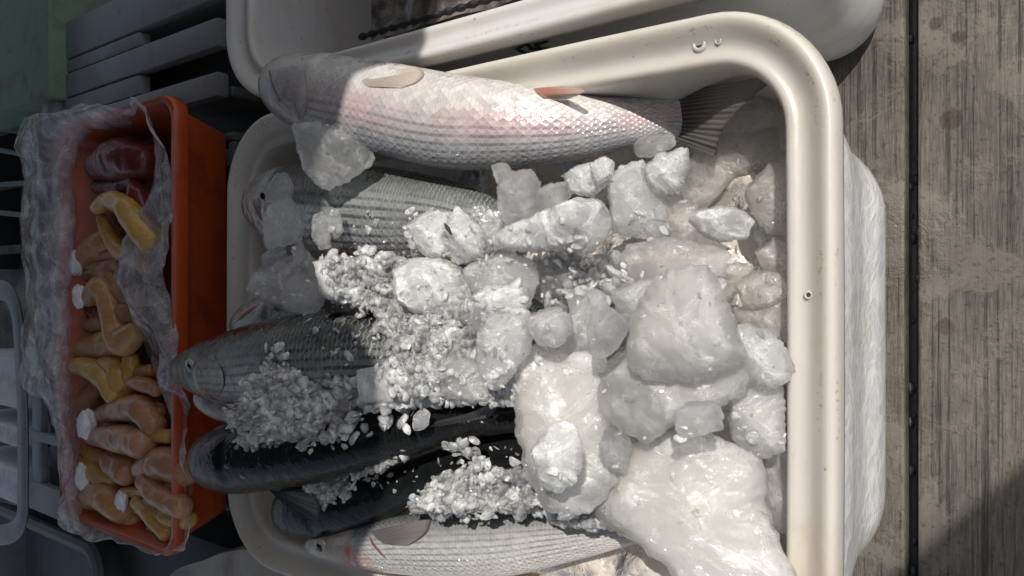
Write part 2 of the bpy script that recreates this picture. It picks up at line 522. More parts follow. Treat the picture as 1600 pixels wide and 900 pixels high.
def mat_roe(name, col, col2):
    q = NM(name)
    co = q.coord()
    n = q.noise(co, 22, 5, 0.6, 0.6)
    c = q.mix(q.ss(n, 0.35, 0.68), col, col2)
    vein = q.ss(q.noise(q.coord((1, 1, 1)), 48, 5, 0.7, 1.6), 0.50, 0.53, 0, 1)
    vein2 = q.ss(q.noise(q.coord((1, 1, 1)), 48, 5, 0.7, 1.6), 0.53, 0.56, 1, 0)
    c = q.mix(q.math('MULTIPLY', q.math('MULTIPLY', vein, vein2), 0.32), c, (0.22, 0.06, 0.04))
    h = q.math('ADD', q.noise(co, 90, 3), q.math('MULTIPLY', q.noise(co, 300, 3), 0.25))
    return q.done(q.bsdf(Base_Color=c, Roughness=0.30, Subsurface_Weight=0.3, Subsurface_Radius=(0.012, 0.006, 0.003), Subsurface_Scale=1.0,
                         Coat_Weight=0.45, Coat_Roughness=0.04, Specular_IOR_Level=0.2, Normal=q.bump(h, 0.55, 0.004)))


def mat_wood():
    q = NM("grey_timber")
    g = q.noise(q.coord((60, 3, 60)), 1, 5, 0.6, 0.4)
    c = q.ramp(g, [(0.3, (0.03, 0.028, 0.024)), (0.55, (0.08, 0.077, 0.068)), (0.8, (0.13, 0.125, 0.11))])
    return q.done(q.bsdf(Base_Color=c, Roughness=0.8, Normal=q.bump(g, 0.5, 0.002)))


M = dict(
    deck=mat_deck(),
    earth=mat_plain("dark_wet_ground", (0.02, 0.019, 0.018), 0.7, 0.4, 60, 0.4),
    tub=mat_tub("offwhite_plastic", (0.50, 0.48, 0.44)),
    tub2=mat_tub("white_plastic", (0.52, 0.515, 0.51)),
    skirt=mat_wet_skirt(),
    hole=mat_plain("dark_hole", (0.03, 0.025, 0.02), 0.8),
    ink=mat_plain("black_marker", (0.012, 0.012, 0.015), 0.5),
    orange=mat_plain("orange_plastic", (0.42, 0.062, 0.012), 0.34, 0.16, 14, 0.2, 0.5, 0.15, dirt=(0.24, 0.035, 0.012), dscale=16),
    bag=mat_bag(),
    green=mat_plain("green_foam", (0.20, 0.30, 0.22), 0.7, 0.12, 40, 0.3, dirt=(0.13, 0.18, 0.14), dscale=20),
    grey=mat_plain("grey_plastic", (0.25, 0.265, 0.285), 0.45, 0.12, 16, 0.2, dirt=(0.17, 0.17, 0.16), dscale=14),
    grey2=mat_plain("dull_grey_plastic", (0.11, 0.12, 0.13), 0.5, 0.15, 16, 0.2, dirt=(0.08, 0.08, 0.075), dscale=14),
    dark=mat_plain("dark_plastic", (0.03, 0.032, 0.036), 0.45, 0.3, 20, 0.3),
    foam=mat_plain("white_foam", (0.72, 0.75, 0.78), 0.6, 0.06, 120, 0.3, dirt=(0.5, 0.5, 0.5), dscale=18),
    dirtyfoam=mat_plain("dirty_foam", (0.42, 0.40, 0.37), 0.65, 0.15, 40, 0.35, dirt=(0.20, 0.18, 0.155), dscale=10),
    wood=mat_wood(),
    cord=mat_plain("green_cord", (0.06, 0.09, 0.085), 0.5),
    rope=mat_plain("yellow_rope", (0.36, 0.25, 0.13), 0.75, 0.25, 200, 0.4),
    blackrope=mat_plain("black_rope", (0.008, 0.008, 0.009), 0.6, 0.3, 200, 0.4),
    brownwet=None,
    blocker=mat_plain("dark_blocker", (0.10, 0.11, 0.13), 0.8),  # for the unseen panels added to block light
    eye=mat_plain("fish_eye", (0.36, 0.35, 0.30), 0.12, 0.2, 200, 0.05, coat=1.0),
    pupil=mat_plain("fish_pupil", (0.005, 0.005, 0.006), 0.06, 0.1, 50, 0.0, coat=1.0),
    roe_yellow=mat_roe("yellow_roe", (0.54, 0.30, 0.065), (0.62, 0.38, 0.13)),
    roe_tan=mat_roe("tan_roe", (0.48, 0.245, 0.095), (0.58, 0.33, 0.155)),
    roe_pink=mat_roe("pinkish_roe", (0.42, 0.20, 0.10), (0.52, 0.28, 0.155)),
    roe_dark=mat_roe("dark_red_roe", (0.12, 0.020, 0.018), (0.19, 0.040, 0.032)),
    tissue=mat_plain("white_tissue", (0.80, 0.80, 0.80), 0.35, 0.08, 60, 0.5, coat=0.6, dist=0.004, sss=0.4),
    ice_clear=mat_ice("clear_ice", (0.997, 0.998, 0.999), 34, 0.20, 0.05, 0.8, 60, 0.5),
    ice_mid=mat_ice("cloudy_ice", (0.998, 0.9972, 0.995), 90, 0.40, 0.06, 0.8, 60, 0.5),
    ice_white=mat_ice("white_ice", (0.998, 0.9975, 0.996), 220, 0.68, 0.08, 0.8, 75, 0.4),
    ice_big=mat_ice("slab_ice", (0.998, 0.9955, 0.990), 125, 0.35, 0.06, 0.85, 34, 0.6, (0.985, 0.975, 0.955)),
    ice_warm_light=mat_ice("warm_light_ice", (0.992, 0.985, 0.975), 75, 0.36, 0.06, 0.7, 45, 0.4, (0.97, 0.94, 0.905)),  # warm light through the tub wall, put into the ice tint
    ice_dim=mat_ice("grey_ice", (0.99, 0.985, 0.98), 45, 0.22, 0.08, 0.8, 60, 0.4, (0.97, 0.955, 0.94)),
    crushed=mat_ice("crushed_ice_grains", (0.998, 0.998, 0.998), 300, 0.55, 0.045, 0.35, 110, 0.1, refr=0.65),
    packed=mat_ice("packed_ice", (0.86, 0.80, 0.73), 0, 1.4, 0.12, 0.5, 45, 0.2),
)
q = NM("wet_brown_surface")
co = q.coord()
nn = q.noise(co, 26, 6, 0.65, 0.8)
M['brownwet'] = q.done(q.bsdf(Base_Color=q.mix(q.ss(nn, 0.35, 0.7), (0.045, 0.036, 0.034), (0.22, 0.19, 0.18)), Roughness=0.18, Coat_Weight=0.7, Coat_Roughness=0.05, Normal=q.bump(nn, 0.5, 0.006)))

# ------------------------------------------------------------------ the ground: earth under the deck, deck boards with open joints
def sheet(name, x0, x1, y0, y1, z, mat):
    o = link(name, [(x0, y0, z), (x1, y0, z), (x1, y1, z), (x0, y1, z)], [(0, 1, 2, 3)], mat, loc=(0, 0, 0), smooth=False)
    return o
tag(sheet("ground", -60, 60, -60, 60, -0.16, M['earth']), kind="structure")
gap0, gap1 = at(1414, 450, 0).x, at(1434, 450, 0).x
d = MB()
PW = 0.30
xs = gap0
while xs > -4:
    d.box((xs - PW, -4, -0.06), (xs, 4, 0.0), 0.003)
    xs -= PW + (gap1 - gap0)
xs = gap1
while xs < 2.5:
    d.box((xs, -4, -0.06), (xs + PW, 4, 0.0), 0.003)
    xs += PW + (gap1 - gap0)
tag(link("deck", d.V, d.F, M['deck'], loc=(0, 0, 0), smooth=False), kind="structure")
# bits of debris in the open joint are dark wet silt
g = MB()
for k in range(34):
    y = rng.uniform(-0.5, 0.5)
    x = rng.uniform(gap0 + 0.002, gap1 - 0.002)
    r = rng.uniform(0.001, 0.004)
    bm = bmesh.new(); bmesh.ops.create_icosphere(bm, subdivisions=1, radius=r)
    g.add([(v.co.x + x, v.co.y * 2 + y, v.co.z * 0.7 - 0.021) for v in bm.verts], [[v.index for v in f.verts] for f in bm.faces]); bm.free()
g.box((gap0 + 0.001, -1, -0.07), (gap1 - 0.001, 1, -0.022), 0.0)
tag(link("joint_silt", g.V, g.F, mat_plain("wet_silt", (0.045, 0.047, 0.05), 0.5, 0.6, 90, 0.6), loc=(0, 0, 0)), "dark wet silt and bits in the open joint between deck boards", "dirt", kind="stuff")

# ------------------------------------------------------------------ plastic tubs
def ring(cx, cy, a, b, r, z, n=14, bow=0.0):
    r = max(r, 0.004)
    pts = []
    for (sx, sy, a0) in ((1, 1, 0), (-1, 1, 90), (-1, -1, 180), (1, -1, 270)):
        for k in range(n + 1):
            an = R(a0 + 90 * k / n)
            pts.append((sx * (a - r) + r * math.cos(an), sy * (b - r) + r * math.sin(an)))
    # fill straight runs
    out = []
    k = len(pts)
    for i in range(k):
        p, q_ = np.array(pts[i]), np.array(pts[(i + 1) % k])
        L = np.linalg.norm(q_ - p)
        m_ = 10 if i % (n + 1) == n else 1
        for j in range(m_):
            out.append(p + (q_ - p) * j / m_)
    res = []
    for p in out:
        x, y = p
        y *= 1 + bow * (1 - (x / a) ** 2)
        x *= 1 + bow * 0.5 * (1 - (y / b) ** 2)
        res.append((cx + x, cy + y, z))
    return res


def loft(rings, cap_first=False, cap_last=False):
    n = len(rings[0])
    V = [p for r_ in rings for p in r_]
    F = strip_faces(len(rings), n, True)
    if cap_first: F.append(list(range(n))[::-1])
    if cap_last: F.append([(len(rings) - 1) * n + i for i in range(n)])
    return V, F


# rim rectangle of the fish tub
X0, X1 = at(352, 450, 0.27).x, at(1321, 450, 0.27).x
Yt = 0.386 * 0.52
X1 -= 0.0065
TA = (X1 - X0) / 2
TB = 0.262
TCX, TCY = (X0 + X1) / 2, Yt - TB
RIMR = 0.088


def tub(cx, cy, mat_rim, mat_wall, name, label, A=TA, B=TB, zr=0.27, ridges=True, TX=0.0125, TY=0.080, RB=0.055):
    root = empty(name, (cx, cy, 0), label, "tub")
    bow = 0.012
    def rg(off, z, rr=None):
        off = off * 0.89 if off < 0 else off
        return ring(cx, cy, A + off, B + off, (rr if rr else RIMR + off), z, bow=bow)
    # wall: outer skin from the base up to under the lip
    outer = [ring(cx, cy, A - TX - 0.014, B - TY - 0.014, RB - 0.01, 0.004), ring(cx, cy, A - TX - 0.004, B - TY - 0.004, RB, 0.009), ring(cx, cy, A - TX, B - TY, RB, 0.020)]
    for k in range(1, 15):
        t = k / 14
        wob = (0.003 * math.sin(t * 11) if ridges else 0) * (1 - t)
        outer.append(ring(cx, cy, A - TX * (1 - t) - 0.012 * t + wob, B - TY * (1 - t) ** 0.9 - 0.012 * t + wob, RB + 0.02 * t, 0.020 + (zr - 0.034) * t, bow=bow * t))
    V, F = loft(outer, cap_first=True)
    link("wall", V, F, mat_wall, root)
    lip = [rg(-0.014, zr - 0.0205), rg(-0.003, zr - 0.021), rg(0.0, zr - 0.019), rg(0.0005, zr - 0.013), rg(-0.001, zr - 0.006), rg(-0.003, zr - 0.0015), rg(-0.006, zr), rg(-0.009, zr - 0.0006),
           rg(-0.0125, zr - 0.0030), rg(-0.0165, zr - 0.0065), rg(-0.0205, zr - 0.0100), rg(-0.0245, zr - 0.0125), rg(-0.0285, zr - 0.0130), rg(-0.0325, zr - 0.0117), rg(-0.0360, zr - 0.0104), rg(-0.0390, zr - 0.0115), rg(-0.0415, zr - 0.0150), rg(-0.043, zr - 0.022), rg(-0.0435, zr - 0.05)]
    for k in range(1, 8):
        t = k / 7
        lip.append(rg(-0.0435 - 0.0215 * t, zr - 0.05 - (zr - 0.05 - 0.045) * t))
    lip += [rg(-0.069, 0.026), rg(-0.078, 0.017), rg(-0.092, 0.014)]
    V, F = loft(lip, cap_last=True)
    link("rim_and_basin", V, F, mat_rim, root)
    return root


tub_a = tub(TCX, TCY, M['tub'], M['skirt'], "fish_tub", "off-white plastic tub heaped with grey fish and ice, its thick rim speckled")
T2Y = TCY + TB * 2 + 0.019
tub_b = tub(TCX - 0.002, T2Y, M['tub2'], M['tub2'], "white_tub", "white plastic tub with a black-corded brown surface inside, above the fish tub", TY=0.002, RB=0.05)

# drill holes in the ledge of the fish tub
for (px, py, r) in ((1092, 69, 0.0032), (1122, 64, 0.0016), (1257, 103, 0.0026), (1263, 461, 0.0018)):
    c = at(px, py, 0.2590)
    V, F = [], []
    for k, (rr, dz) in enumerate(((r * 1.9, -0.0015), (r * 1.5, 0.0008), (r * 1.0, 0.0006), (r * 0.75, -0.0012))):
        V += [(c.x + rr * math.cos(i * math.pi / 8), c.y + rr * math.sin(i * math.pi / 8), c.z + dz) for i in range(16)]
    F = strip_faces(4, 16, True)
    h = link("drilled_hole", V, F, M['tub'], tub_a)
    V = [(c.x + r * 0.8 * math.cos(i * math.pi / 8), c.y + r * 0.8 * math.sin(i * math.pi / 8), c.z - 0.0004) for i in range(16)]
    link("hole_opening", V, [list(range(16))], M['hole'], h)

# handwriting in black marker on the second tub's lip, hidden in part by the fish tub
_wall = [o for o in tub_b.children if o.name.startswith("wall")][0]
_wo = origin_of(_wall)
wall_tree = BVHTree.FromPolygons([v.co + _wo for v in _wall.data.vertices], [list(p.vertices) for p in _wall.data.polygons])


def ribbon(pts, wpx):
    P = []
    for (px, py) in catmull(pts, 24):
        d = (at(px, py, 0.0) - CAM).normalized()
        h = wall_tree.ray_cast(CAM, d)
        p = h[0] if h[0] is not None else at(px, py, 0.2)
        P.append(Vector((p.x, p.y - 0.0012, p.z)))
    P = np.array([tuple(p) for p in P])
    V = []
    for i, p in enumerate(P):
        t = P[min(i + 1, len(P) - 1)] - P[max(i - 1, 0)]
        nrm = np.array((-t[2], 0, t[0])); nrm /= max(np.linalg.norm(nrm), 1e-9)
        V += [tuple(p + nrm * wpx), tuple(p - nrm * wpx), tuple(p + nrm * wpx + np.array((0, -0.0006, 0))), tuple(p - nrm * wpx + np.array((0, -0.0006, 0)))]
    F = []
    for i in range(len(P) - 1):
        a = i * 4
        F += [(a, a + 1, a + 5, a + 4), (a + 2, a + 6, a + 7, a + 3), (a, a + 4, a + 6, a + 2), (a + 1, a + 3, a + 7, a + 5)]
    return V, F
mk = MB()
for st in ([(807, 75), (816, 70), (826, 67)], [(811, 76), (818, 80), (828, 81)], [(826, 69), (832, 75), (842, 73)], [(836, 66), (841, 72), (845, 78)], [(840, 80), (848, 76), (856, 73)], [(838, 68), (847, 65), (856, 62)]):
    mk.add(*ribbon(st, 0.0020))
link("marker_writing", mk.V, mk.F, M['ink'], tub_b, smooth=False)

# contents of the second tub: a wet brown surface, edged by a black cord
bx0 = at(582, 20, 0.22).x
by0 = T2Y - TB + 0.053
n = 60
V = []
for i in range(n):
    for j in range(n):
        x = bx0 + (TCX + TA - 0.075 - bx0) * i / (n - 1)
        y = by0 + (0.36) * j / (n - 1)
        V.append((x, y, 0.222 + 0.012 * fbm((x, y, 0), 14, 4, 3) * min(1, i / 4)))
sl = MB(); sl.add(V, strip_faces(n, n, False))
sl.box((bx0, by0, 0.05), (TCX + TA - 0.075, by0 + 0.36, 0.205), 0.004)
tag(link("wet_block", sl.V, sl.F, M['brownwet']), "wet glossy brown block lying inside the white tub at the top", "block")
cp = [Vector((bx0 + f * (TCX + TA - 0.09 - bx0), by0 - 0.001, 0.238)) for f in (0.0, 0.25, 0.5, 0.75, 1.0)]
cp = catmull([tuple(c) for c in cp], 150)
rd = 0.0032 * (1 + 0.28 * np.sin(np.arange(150) * 1.1))
V, F = tube(cp, rd, 10)
tag(link("black_cord", V, F, M['blackrope']), "black twisted cord along the edge of the brown block", "cord")

# ------------------------------------------------------------------ ice bed in the tub
ins = 0.068
nx, ny = 90, 66
V = []
for i in range(nx):
    for j in range(ny):
        x = TCX - TA + ins + (2 * TA - 2 * ins) * i / (nx - 1)
        y = TCY - TB + ins + (2 * TB - 2 * ins) * j / (ny - 1)
        fx = i / (nx - 1)
        z = 0.075 + 0.085 * min(1, max(0, (fx - 0.08) / 0.35))
        z += 0.075 * min(1, max(0, (fx - 0.42) / 0.16)) * min(1, max(0, (0.66 - j / (ny - 1)) / 0.2)) * min(1, max(0, (0.97 - fx) / 0.1))
        z += 0.016 * fbm((x, y, 0), 22, 3, 5) + 0.006 * abs(fbm((x, y, 0), 70, 3, 9))
        V.append((x, y, max(z, 0.02)))
tag(link("ice_bed", V, strip_faces(nx, ny, False), M['packed'], loc=(TCX, TCY, 0.02)), "bed of packed ice under the fish in the off-white tub", "ice", kind="stuff")

# ------------------------------------------------------------------ fish
def fish(stations, z0, mat, label, roll, depth=0.8, nseg=110, nlen=260, head=0.2, name="mullet", zs=None):
    """stations: (x_top, y_top, x_bottom, y_bottom) photo pixels of the outline from snout to tail root; z0 or zs: height of the spine.
    roll: angle (deg) of the back: 90 = up, 0 = towards +Y side, -180 = towards -Y side."""
    k = len(stations)
    zs = zs or [z0] * k
    C, H = [], []
    for (xt, yt, xb, yb), z in zip(stations, zs):
        a, b = at(xt, yt, z), at(xb, yb, z)
        C.append(tuple((a + b) / 2)); H.append(abs((a - b).length) / 2)
    s = np.concatenate([[0], np.cumsum(np.linalg.norm(np.diff(np.array(C), axis=0), axis=1))])
    s /= s[-1]
    uu = np.linspace(0, 1, nlen) ** 1.0
    Cq = catmull(np.column_stack([np.array(C), np.array(H), s]), 600)
    cc = np.array([[np.interp(u, Cq[:, 4], Cq[:, i]) for i in range(4)] for u in uu])
    P, hh = cc[:, :3], np.maximum(cc[:, 3], 0.001)
    # round the snout
    L = np.sum(np.linalg.norm(np.diff(P, axis=0), axis=1))
    V, UV = [], []
    ph0 = R(roll)
    for i in range(nlen):
        t = P[min(i + 1, nlen - 1)] - P[max(i - 1, 0)]
        t = Vector(t).normalized()
        e1 = Vector((0, 0, 1)).cross(t).normalized()     # sideways
        if e1.y < 0: e1 = -e1
        e2 = Vector((0, 0, 1))
        e2 = (e2 - t * e2.dot(t)).normalized()
        u = uu[i]
        hd = hh[i]
        dp = depth * (1 - 0.75 * max(0, min(1, (u - 0.82) / 0.18)) ** 1.5)
        g = 1.0
        if u < head:                                       # gill cover stands slightly proud of the body
            g = 1 + 0.022 * max(0, min(1, (u - head * 0.45) / (head * 0.5)))
        elif u < head + 0.02:
            g = 1 + 0.022 * (1 - (u - head) / 0.02)
        for kx in range(nseg + 1):
            an = 2 * math.pi * kx / nseg
            ca, sa = math.cos(an), math.sin(an)
            d = e1 * (ca * hd * g) + e2 * (sa * hd * dp * g)
            rel = an - ph0
            tt = abs(math.atan2(math.sin(rel), math.cos(rel))) / math.pi
            # soft lateral flattening of the snout
            V.append(tuple(Vector(P[i]) + d))
            UV.append((u, tt))
    n = nseg + 1
    F = strip_faces(nlen, n, False)
    F.append(list(range(n))[::-1]); F.append([(nlen - 1) * n + q_ for q_ in range(n)])
    mid = P[nlen // 2]
    root = empty(name, (mid[0], mid[1], float(min(v[2] for v in V))), label, "fish", "mullet laid on ice in the tub")
    body = link("body", V, F, mat, root, uv=UV)
    return root, BVHTree.FromPolygons([Vector(v) for v in V], F), hh


def fin(name, base, tip, mat, parent, ns=40, ntt=14, thick=0.0005, ruffle=0.0, arch=0.0):
    """base / tip: lists of 3D points running in the same direction."""
    B_ = catmull([tuple(p) for p in base], ns); T_ = catmull([tuple(p) for p in tip], ns)
    V, UV = [], []
    for side in (0, 1):
        for i in range(ns):
            for j in range(ntt):
                t = j / (ntt - 1)
                p = B_[i] * (1 - t) + T_[i] * t
                s = i / (ns - 1)
                z = ruffle * math.sin(s * 30) * t * 0.3 + ruffle * math.sin(s * 7 + t * 3) * t
                th = thick * (1 - 0.7 * t)
                z += arch * math.sin(math.pi * min(1, t * 1.1)) * math.sin(math.pi * (0.15 + 0.7 * s))
                V.append((p[0], p[1], p[2] + z + (th if side else -th)))
                UV.append((s, t))
    n1 = ns * ntt
    F = strip_faces(ns, ntt, False)
    F = [f[::-1] for f in F] + [tuple(x + n1 for x in f) for f in F]
    for i in range(ns - 1):
        a, b = i * ntt, (i + 1) * ntt
        F += [(a, a + n1, b + n1, b)[::-1], (a + ntt - 1, b + ntt - 1, b + ntt - 1 + n1, a + ntt - 1 + n1)[::-1]]
    for j in range(ntt - 1):
        a = j; b = (ns - 1) * ntt + j
        F += [(a, a + 1, a + 1 + n1, a + n1)[::-1], (b, b + n1, b + 1 + n1, b + 1)[::-1]]
    return link(name, V, F, mat, parent, uv=UV)


def eye(px, py, z, r, parent, tree, nrm=(0.2, -0.2, 1), flat=0.4):
    c = on(tree, px, py, z, -0.0005)
    nv = Vector(nrm).normalized()
    q_ = nv.to_track_quat('Z', 'Y')
    def ball(r_, fl, off, name, mat, par):
        bm = bmesh.new(); bmesh.ops.create_uvsphere(bm, u_segments=24, v_segments=14, radius=r_)
        V = [tuple(c + q_ @ Vector((v.co.x, v.co.y, v.co.z * fl + off))) for v in bm.verts]
        F = [[v.index for v in f.verts] for f in bm.faces]; bm.free()
        return link(name, V, F, mat, par)
    e = ball(r, flat, 0, "eye", M['eye'], parent)
    ball(r * 0.55, flat * 0.7, r * flat * 0.72, "pupil", M['pupil'], e)


def on(tree, px, py, z, lift=0.0):
    """Point on a fish's skin under photo pixel (px, py); at height z where the skin is missed."""
    d = (at(px, py, 0.0) - CAM).normalized()
    h = tree.ray_cast(CAM, d)
    if h[0] is None: return at(px, py, z)
    n = h[1] if h[1].z > 0 else -h[1]
    return h[0] + n * lift


def S3(tree, lst, z, lift): return [on(tree, p[0], p[1], z, p[2] if len(p) > 2 else lift) for p in lst]


def P3(lst, z): return [at(p[0], p[1], (p[2] if len(p) > 2 else z)) for p in lst]


fm_pale = mat_fish("pink_flanked_fish_skin", (0.10, 0.115, 0.12), (0.31, 0.31, 0.325), (0.60, 0.57, 0.55), pink=0.5, tb=0.24, tm=0.60, stripe=0.6, cols=58, rows=17, head=0.20, metal=0.15, bumpk=0.6, headcol=(0.25, 0.225, 0.225))
fm_silver = mat_fish("silver_fish_skin", (0.06, 0.07, 0.065), (0.54, 0.56, 0.57), (0.66, 0.65, 0.63), tb=0.26, tm=0.66, stripe=0.85, cols=54, rows=16, metal=0.65, edge=0.34, olive=0.12, rough=0.20)
fm_dark = mat_fish("dark_fish_skin", (0.012, 0.014, 0.015), (0.30, 0.32, 0.33), (0.60, 0.60, 0.60), tb=0.27, tm=0.70, stripe=0.85, cols=52, rows=16, metal=0.35, edge=0.5, headcol=(0.016, 0.020, 0.024), olive=0.22, spec=0.3, coat=0.4)
fm_black = mat_fish("black_backed_fish_skin", (0.005, 0.006, 0.006), (0.018, 0.019, 0.0185), (0.33, 0.32, 0.30), tb=0.42, tm=0.75, stripe=0.15, cols=54, rows=16, metal=0.1, edge=0.07, headcol=(0.006, 0.007, 0.008), scalebump=0.12, rough=0.40, coat=0.6, spec=0.05)
fm_white = mat_fish("white_bellied_fish_skin", (0.12, 0.13, 0.135), (0.50, 0.49, 0.47), (0.80, 0.77, 0.72), pink=0.1, tb=0.22, tm=0.56, stripe=0.6, cols=58, rows=17, head=0.21, metal=0.15, bumpk=0.7, headcol=(0.36, 0.32, 0.28), blood=0.85)
fin_grey = mat_fin("grey_fin", (0.16, 0.15, 0.145), (0.22, 0.20, 0.19), 0.7)
fin_dark = mat_fin("dark_fin", (0.035, 0.037, 0.040), (0.06, 0.06, 0.065), 0.85)
fin_pale = mat_fin("pale_fin", (0.74, 0.66, 0.58), (0.70, 0.62, 0.54), 0.65)
fin_pink = mat_fin("pinkish_fin", (0.78, 0.36, 0.28), (0.60, 0.46, 0.40), 0.75)
red = mat_plain("raw_red_flesh", (0.26, 0.085, 0.075), 0.25, 0.3, 60, 0.4, coat=0.7, sss=0.4)

# 1 the big pale fish lying belly-up along the tub's top edge
f1, P1, H1 = fish([(416, 112, 417, 122), (421, 97, 424, 150), (440, 86, 441, 178), (475, 84, 478, 202), (530, 88, 528, 222), (600, 98, 596, 240), (700, 115, 690, 264), (780, 126, 770, 266),
                   (860, 139, 855, 258), (930, 150, 930, 244), (1000, 150, 1003, 226), (1050, 145, 1060, 216), (1085, 138, 1092, 222)],
                  0.30, fm_pale, "large pale fish with pink flank and white belly, along the tub's upper rim", roll=207, depth=0.78,
                  zs=[0.325, 0.325, 0.324, 0.322, 0.317, 0.310, 0.296, 0.280, 0.258, 0.232, 0.206, 0.190, 0.182])
fin("tail_fin", P3([(1050, 144), (1056, 165), (1058, 195), (1052, 217)], 0.190), P3([(1218, 117, 0.254), (1176, 150, 0.236), (1134, 196, 0.212), (1118, 244, 0.196)], 0.19), fin_grey, f1, ruffle=0.0015)
fin("pelvic_fin", S3(P1, [(566, 126), (570, 131), (576, 136)], 0.34, 0.0004), S3(P1, [(628, 104, 0.0012), (652, 108, 0.002), (663, 118, 0.002), (652, 130, 0.002), (628, 138, 0.001)], 0.335, 0.002), fin_pale, f1, ruffle=0.0003, arch=0.0016, thick=0.0003)
fin("anal_fin", S3(P1, [(834, 140, 0.001), (840, 147, 0.001), (850, 154, 0.001)], 0.282, 0.001), S3(P1, [(880, 134, 0.004), (914, 139, 0.005), (908, 147, 0.005), (888, 157, 0.002)], 0.276, 0.003), fin_pink, f1, ruffle=0.0008)
# mouth slit and gill line of fish 1
V, F = tube(catmull([tuple(p) for p in S3(P1, [(421, 112), (428, 136), (438, 158)], 0.33, 0.0)], 20), 0.0010, 8)
link("mouth_line", V, F, mat_plain("mouth_skin", (0.11, 0.09, 0.09), 0.4), f1)
V, F = tube(catmull([tuple(p) for p in S3(P1, [(472, 92), (478, 120), (480, 150), (476, 178), (468, 196)], 0.33, 0.0)], 24), 0.0007, 8)
link("gill_edge", V, F, mat_plain("gill_edge_skin", (0.20, 0.16, 0.16), 0.3, coat=0.5), f1)

# 2 silver fish below it, head at the tub's far end
f2, P2, H2 = fish([(388, 300, 389, 312), (396, 280, 402, 345), (420, 268, 428, 372), (455, 258, 462, 390), (520, 254, 522, 402), (600, 262, 598, 408), (680, 276, 676, 404), (740, 296, 736, 400),
                   (780, 318, 778, 396), (830, 336, 828, 400)],
                  0.285, fm_silver, "silver striped fish with a reddish snout, half buried in ice under the pale pink-flanked fish", roll=28, depth=0.72, head=0.17,
                  zs=[0.272, 0.272, 0.274, 0.276, 0.278, 0.276, 0.270, 0.262, 0.255, 0.245])
V, F = tube(catmull([tuple(p) for p in S3(P2, [(391, 296), (398, 320), (412, 348)], 0.28, -0.001)], 20), 0.0030 * np.sin(np.linspace(0.4, 2.7, 20)), 8)
link("red_lip", V, F, red, f2)
fin("pectoral_fin", S3(P2, [(505, 388), (515, 393), (528, 396)], 0.30, 0.0005), S3(P2, [(540, 392), (552, 396), (556, 398)], 0.30, 0.003), fin_pink, f2)
eye(412, 306, 0.315, 0.0072, f2, P2)

# 3 fish buried between the ice: only the pink snout and a few scales show
f3, P3_, H3 = fish([(362, 505, 363, 512), (370, 488, 374, 530), (390, 470, 396, 550), (440, 450, 446, 560), (540, 432, 545, 560), (650, 425, 655, 545), (780, 425, 780, 520), (880, 430, 880, 490), (950, 440, 950, 480)],
                   0.262, fm_silver, "fish almost wholly buried in ice with only its pink snout and some scales showing", roll=75, depth=0.7,
                   zs=[0.268, 0.268, 0.268, 0.268, 0.268, 0.266, 0.262, 0.256, 0.25])
V, F = tube(catmull([tuple(p) for p in S3(P3_, [(366, 504), (382, 490), (404, 476)], 0.28, -0.001)], 20), 0.0042 * np.sin(np.linspace(0.4, 2.7, 20)), 8)
link("pink_lip", V, F, mat_plain("pink_lip_skin", (0.50, 0.27, 0.27), 0.3, coat=0.6, sss=0.3), f3)

# 4 dark fish, pointed snout past the tub's rim
f4, P4, H4 = fish([(270, 569, 271, 578), (278, 556, 284, 597), (300, 543, 310, 612), (340, 525, 348, 628), (400, 505, 404, 640), (470, 491, 472, 640), (560, 486, 560, 632), (640, 494, 640, 622), (720, 510, 720, 605),
                   (800, 530, 800, 590), (860, 540, 860, 580)],
                  0.33, fm_dark, "dark fish with pointed snout sticking out over the tub rim towards the orange tray", roll=30, depth=0.85, head=0.17,
                  zs=[0.318, 0.318, 0.319, 0.322, 0.325, 0.322, 0.312, 0.300, 0.286, 0.272, 0.262])
eye(298, 572, 0.33, 0.0082, f4, P4, (0.1, -0.35, 1))
fin("dorsal_fin", S3(P4, [(505, 496), (545, 492), (585, 493)], 0.33, -0.001), P3([(530, 484, 0.335), (562, 482, 0.335), (590, 487, 0.330)], 0.335), fin_dark, f4)
V, F = tube(catmull([tuple(p) for p in S3(P4, [(336, 556), (348, 580), (350, 602), (342, 618)], 0.34, 0.0)], 24), 0.0007, 8)
link("gill_edge", V, F, mat_plain("dark_gill_skin", (0.012, 0.014, 0.016), 0.3), f4)

# 5 pale jaw of a fish below it
f5, P5, H5 = fish([(304, 616, 305, 624), (312, 606, 318, 640), (335, 600, 345, 655), (370, 590, 375, 664), (430, 580, 432, 670), (520, 575, 520, 665), (620, 575, 620, 650), (700, 580, 700, 630)],
                  0.285, fm_white, "fish of which only the pale silvery jaw shows between two dark heads", roll=120, depth=0.7,
                  zs=[0.293, 0.293, 0.290, 0.284, 0.276, 0.270, 0.264, 0.26])

